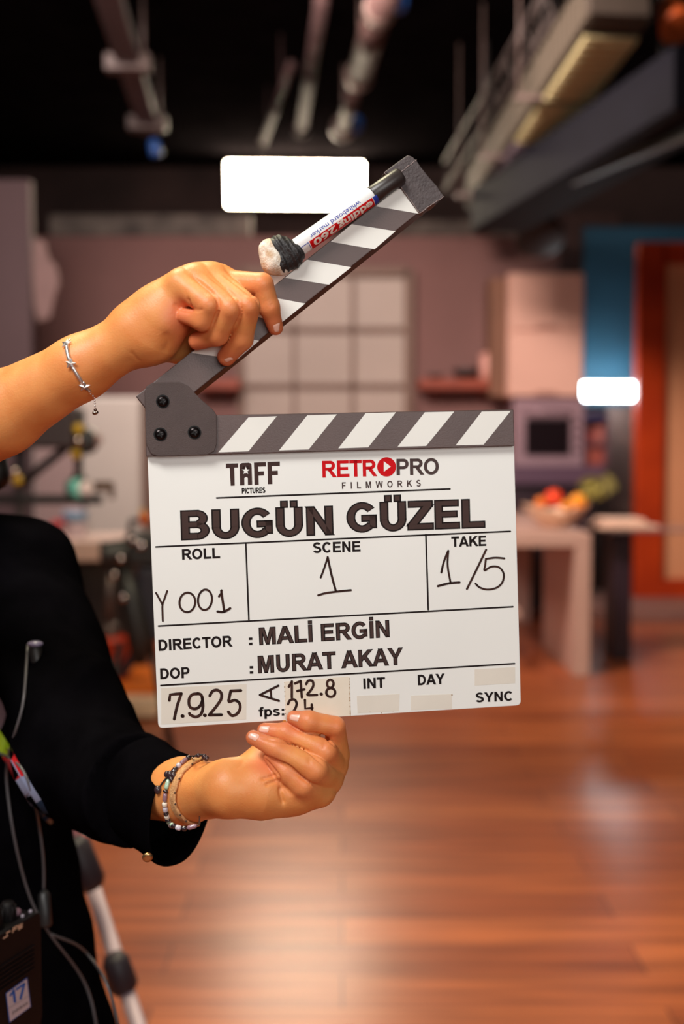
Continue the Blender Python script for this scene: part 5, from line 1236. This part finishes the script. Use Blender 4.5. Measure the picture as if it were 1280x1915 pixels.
cols = {'mint': S(176, 208, 184), 'pearl': S(240, 228, 210), 'dark': S(46, 34, 40), 'mauve': S(150, 116, 128), 'silverbead': S(200, 190, 200)}
seq = [('dark', 2.0), ('mauve', 4), ('silverbead', 2), ('dark', 3), ('dark', 2.4), ('mint', 4), ('dark', 1.2), ('mauve', 3.5), ('pearl', 2), ('silverbead', 2.4), ('dark', 1.3), ('pearl', 2.2), ('dark', 1.3), ('mint', 4.2), ('mauve', 4.2), ('mauve', 3), ('pearl', 1.8), ('pearl', 1.8), ('dark', 1.2), ('mauve', 3), ('mint', 6), ('dark', 2), ('silverbead', 2.4), ('dark', 2), ('mauve', 4)]
s_ = .0005; tot = sum(x[1] for x in seq) / 1000; k_ = cum[-1] / (tot + .001)
for cn, ln in seq:
    ln_ = ln / 1000 * k_; a, b = at_(s_ + .0002), at_(s_ + ln_ - .0002); s_ += ln_
    if (b - a).length < 1e-5: continue
    m = MB(); rr = .0021 if ln < 3.5 else .0018; d_ = (b - a); L_ = d_.length
    m.lathe(a, d_, [(0, rr * .5), (L_ * .12, rr * .9), (L_ * .3, rr), (L_ * .7, rr), (L_ * .88, rr * .9), (L_, rr * .5)], 0, 12); m.build('bead', mat('bead_' + cn, cols[cn], .15, spec=.8), bb)
# dark beaded cord further up the wrist
cd = [zd(*p) for p in ((1180, 262), (1080, 215), (960, 225), (820, 300), (640, 430), (540, 530), (480, 600), (400, 680), (330, 770), (285, 850), (262, 900))]
pc = drape(tL, cd, .0012, 5, fall=.9)
cb = empty('cord_bracelet', pc[-1], 'dark thin cord bracelet with knotted beads, half under the left cuff', 'bracelet')
m = MB(); m.tube(pc + backhalf(pc[-1], pc[0], cen, .03), .0007, 0, 8, closed=True); m.build('cord', mat('black_cord', (.015, .012, .012), .6), cb)
for p, r_ in (((500, 600), .0030), ((440, 590), .0024), ((560, 610), .0024), ((520, 680), .0018), ((280, 860), .0030), ((1000, 215), .0016), ((1110, 240), .002), ((1150, 270), .002)):
    h, nn = hit(tL, *zd(*p)); h = h or D(*zd(*p), .90); nn = nn or Vector((0, -1, 0)); m = MB(); m.ball(h + nn * .0016, r_, 0, 2, (1, 1, 1.2)); m.build('knot_bead', mat('dark_bead', S(60, 42, 46), .25, spec=.7), cb)

# lanyard ribbon on the jacket
ln = [(-40, 1330), (-10, 1372), (8, 1400), (26, 1432), (45, 1465), (65, 1497), (82, 1522), (97, 1540)]
pl = [p for p in catmull([Vector((x, y, 0)) for x, y in ln], 6)]
def jhit(x, y, off): h, nn = hit(tJ, x, y); h2, n2 = hit(tT, x, y); c = [(a, b) for a, b in ((h, nn), (h2, n2)) if a is not None]; c.sort(key=lambda t: (t[0] - CAM0).length); return (c[0][0] + ray(x, y).normalized() * -off) if c else D(x, y, 1.12)
m = MB(); segs = [(-99, 0), (12, 1), (38, 2), (66, 3), (90, 4)]; vs = []
for i, p in enumerate(pl):
    t = (pl[min(i + 1, len(pl) - 1)] - pl[max(i - 1, 0)]).normalized(); sd = Vector((-t.y, t.x, 0)); wd = 11 if p.x < 70 else 11 - (p.x - 70) * .28
    vs += [jhit(p.x + sd.x * wd * k, p.y + sd.y * wd * k, .004) for k in (-1, -.15, .05, 1)]
fa = []
for i in range(len(pl) - 1):
    for j in range(3):
        mi = max(s[1] for s in segs if pl[i].x >= s[0]); 
        if mi == 1 and j == 1: mi = 2
        m.add([vs[i * 4 + j], vs[i * 4 + j + 1], vs[i * 4 + 4 + j + 1], vs[i * 4 + 4 + j]], [(0, 1, 2, 3)], mi)
m.build('lanyard', [mat('lime_ribbon', S(170, 196, 20), .6), mat('red_ribbon', S(222, 30, 36), .6), mat('pale_blue_ribbon', S(160, 172, 206), .6), mat('navy_ribbon', S(24, 54, 84), .6), mat('tan_tip', S(150, 112, 88), .6)],
        label='lime, red, pale blue and navy lanyard ribbon lying across the black jacket', cat='lanyard')
# acoustic-tube cable
M_cable = mat('grey_rubber', S(86, 82, 84), 0.3)
def cable(pts, r_, name, lb): 
    m = MB(); q_ = [jhit(p.x, p.y, .006) for p in catmull([Vector((x, y, 0)) for x, y in pts], 4)]
    for _ in range(3): q_ = [q_[0]] + [(q_[i - 1] + q_[i] * 2 + q_[i + 1]) / 4 for i in range(1, len(q_) - 1)] + [q_[-1]]
    m.tube(q_, r_, 0, 8); return m.build(name, M_cable, label=lb, cat='cable', group='radio cables on the jacket')
cable([(52, 1206), (48, 1270), (43, 1320), (30, 1365), (12, 1430), (14, 1480), (22, 1540), (36, 1610), (60, 1690), (95, 1750), (135, 1800), (165, 1850), (180, 1915), (184, 1960)], .0014, 'radio_cable', 'long grey radio cable looping down the jacket front from the collar clip')
cable([(-20, 1405), (0, 1409), (20, 1418), (44, 1440), (62, 1490), (74, 1550), (82, 1610), (82, 1668)], .0013, 'radio_cable', 'shorter grey radio cable crossing the lanyard and ending in a black plug')
cable([(96, 1747), (118, 1756), (150, 1770), (180, 1805), (205, 1850), (222, 1920)], .0014, 'radio_cable', 'grey radio cable branch lowest on the jacket, next to the hem edge')
m = MB(); a, b = jhit(82, 1665, .008), jhit(86, 1735, .008); m.lathe(a, b - a, [(0, .003), (.004, .006), ((b - a).length - .003, .0065), ((b - a).length, .004)], 0, 16); m.build('cable_plug', M_blk, label='black cylindrical plug at the end of the shorter radio cable', cat='plug')
c = jhit(60, 1208, .008); cl = empty('collar_clip', c, 'small black earpiece clip with a bluish tip at the jacket collar', 'clip')
m = MB(); m.lathe(c + Vector((.003, 0, 0)), (0.1, 0, -1), [(0, .004), (.002, .006), (.03, .006), (.032, .004)], 0, 14); m.build('clip_body', M_blk, cl)
m = MB(); m.ball(c + Vector((.003, 0, .002)), .006, 0, 2, (1.3, 1, .5)); m.build('clip_tip', mat('bluish_plastic', S(140, 130, 160), .2), cl)

# walkie-talkie hanging at the hip
hv = Vector((.37, .93, 0)).normalized(); nv_ = Vector((.93, -.37, 0)).normalized()
q0 = B(4, 1900, 1.035)
def WF(px, py, off=0.0):
    r_ = ray(px, py); t = ((q0 + nv_ * off) - CAM0).dot(nv_) / r_.dot(nv_); return CAM0 + r_ * t
tr, brn = WF(77, 1716), WF(77, 1885)
h0 = -0.012; h1 = (tr - q0).dot(hv); zt_w = tr.z + .007; zb_w = WF(77, 1900).z - .01
def WP(h, z, o=0.0): p = q0 + hv * h + nv_ * o; return Vector((p.x, p.y, z))
wk = empty('walkie_talkie', WP((h0 + h1) / 2, zb_w, -.017), 'black walkie-talkie with a blue and white sticker numbered 17 at the hip', 'walkie-talkie')
M_wk = mat('black_radio_plastic', S(20, 16, 17), .55, spec=.2, var=.2, scale=60, bump=.3, bscale=1200)
m = MB(); o = rounded([WP(h0, zb_w), WP(h1, zb_w), WP(h1, zt_w), WP(h0, zt_w)], [.002, .012, .008, .002]); m.prism(o, -nv_ * .034, 0, .0015); m.build('case', M_wk, wk)
m = MB()
for k in range(6):
    z = zt_w - .030 - k * .0042; m.box((0, 0, 0), (1, 1, 1), 0, 0, Matrix(((hv.x * (h1 - h0 - .014), nv_.x * .0012, 0, WP(h0 + .003, z, 0).x), (hv.y * (h1 - h0 - .014), nv_.y * .0012, 0, WP(h0 + .003, z, 0).y), (0, 0, .0012, z), (0, 0, 0, 1))))
m.build('speaker_ribs', M_wk, wk)
for px_, pw, ph in ((8, .009, .022), (36, .0075, .018)):
    p = WF(px_ + 4, 1712); m = MB(); b_ = Vector((p.x, p.y, zt_w - .001)) - nv_ * .015; m.lathe(b_, (0, 0, 1), [(0, pw), (.002, pw * 1.05), (ph * .8, pw * .9), (ph, pw * .7)], 0, 20)
    for k in range(10): a_ = 2 * PI * k / 10; m.tube([b_ + Vector((math.cos(a_) * pw, math.sin(a_) * pw, .002)), b_ + Vector((math.cos(a_) * pw * .95, math.sin(a_) * pw * .95, ph * .8))], .0008, 0, 5)
    m.build('knob', M_wk, wk)
m = MB(); p = WF(0, 1690); b_ = Vector((p.x - .012, p.y - .006, zt_w)); m.tube([b_, b_ + UP * .02], .0016, 0, 8); m.build('gold_contact', mat('brass', S(200, 160, 110), 0.25, 0.9), wk)
m = MB(); b_ = WP(h1 - .02, zt_w + .004, -.012); m.ball(b_, .004, 0, 2); m.build('push_button', mat('mauve_button', S(140, 104, 116), .3), wk)
m = MB()
for i in range(2): m.ball(WP(h1 - .008 - .012 * i, zt_w + .001, -.006), .0022, 0, 1)
m.build('status_light', mat('grey_lens', S(150, 140, 150), .2), wk)
# maker's lettering
m = MB(); z1b = lambda x, y: (x / 6.967, 1640 + y / 6.967)
def wp(x, y): return WF(*z1b(x, y), .0004)
for s in ([(130, 705), (85, 730), (100, 765), (45, 800)], [(165, 720), (175, 665), (225, 640)], [(168, 695), (210, 672)], [(292, 612), (235, 640), (240, 690), (290, 650)], [(236, 665), (285, 640)]):
    ribbon(m, [(z1b(*p)) for p in s], 2.6, lambda x, y: WF(x, y, .0004), 0, False)
m.build('maker_lettering', mat('cream_print', S(220, 180, 150), .5), wk)
m = MB(); st_ = lambda pts, mt_i, off: m.add([WF(*z1b(*p), off) for p in pts], [tuple(range(len(pts)))], mt_i)
st_([(72, 1515), (118, 1905), (405, 1690), (355, 1305)], 1, .0004); st_([(84, 1520), (132, 1885), (395, 1690), (350, 1328)], 0, .0006); st_([(102, 1722), (102, 1716), (376, 1545), (376, 1551)], 2, .0008)
for s, w_ in (([(135, 1545), (175, 1490)], 5), ([(178, 1480), (195, 1625)], 7), ([(215, 1465), (318, 1392)], 5.5), ([(318, 1392), (268, 1585)], 6)):
    ribbon(m, [z1b(*p) for p in s], w_ * .72, lambda x, y: WF(x, y, .0009), 3, False)
a, b = z1b(160, 1795), z1b(368, 1655)
pa, pb_ = WF(*a, .0009), WF(*b, .0009); U_ = pb_ - pa; hgt = (WF(a[0], a[1] - 5.5, .0009) - pa)
adv = 0; pos = []
for ch in 'DIRWAN': pos.append(adv); adv += GL[ch][0] + .1
for ch, p0 in zip('DIRWAN', pos):
    for f in glyph_faces(ch): m.add([pa + U_ * ((x + p0) / adv) + hgt * y for x, y in f], [tuple(range(len(f)))], 4)
m.build('number_sticker', [mat('sticker_white', S(206, 190, 196), .4), mat('sticker_blue_edge', S(40, 90, 170), .4), mat('sticker_grey', S(130, 120, 130), .4), mat('sticker_blue', S(20, 96, 184), .4), mat('sticker_dark', S(70, 56, 60), .5)], wk)
m = MB(); st2 = [WF(*z1b(*p), .0006) for p in ((300, 1215), (305, 1232), (372, 1195), (365, 1180))]; m.add(st2, [(0, 1, 2, 3)]); m.build('indicator', mat('grey_lens', S(150, 140, 150), .2), wk)
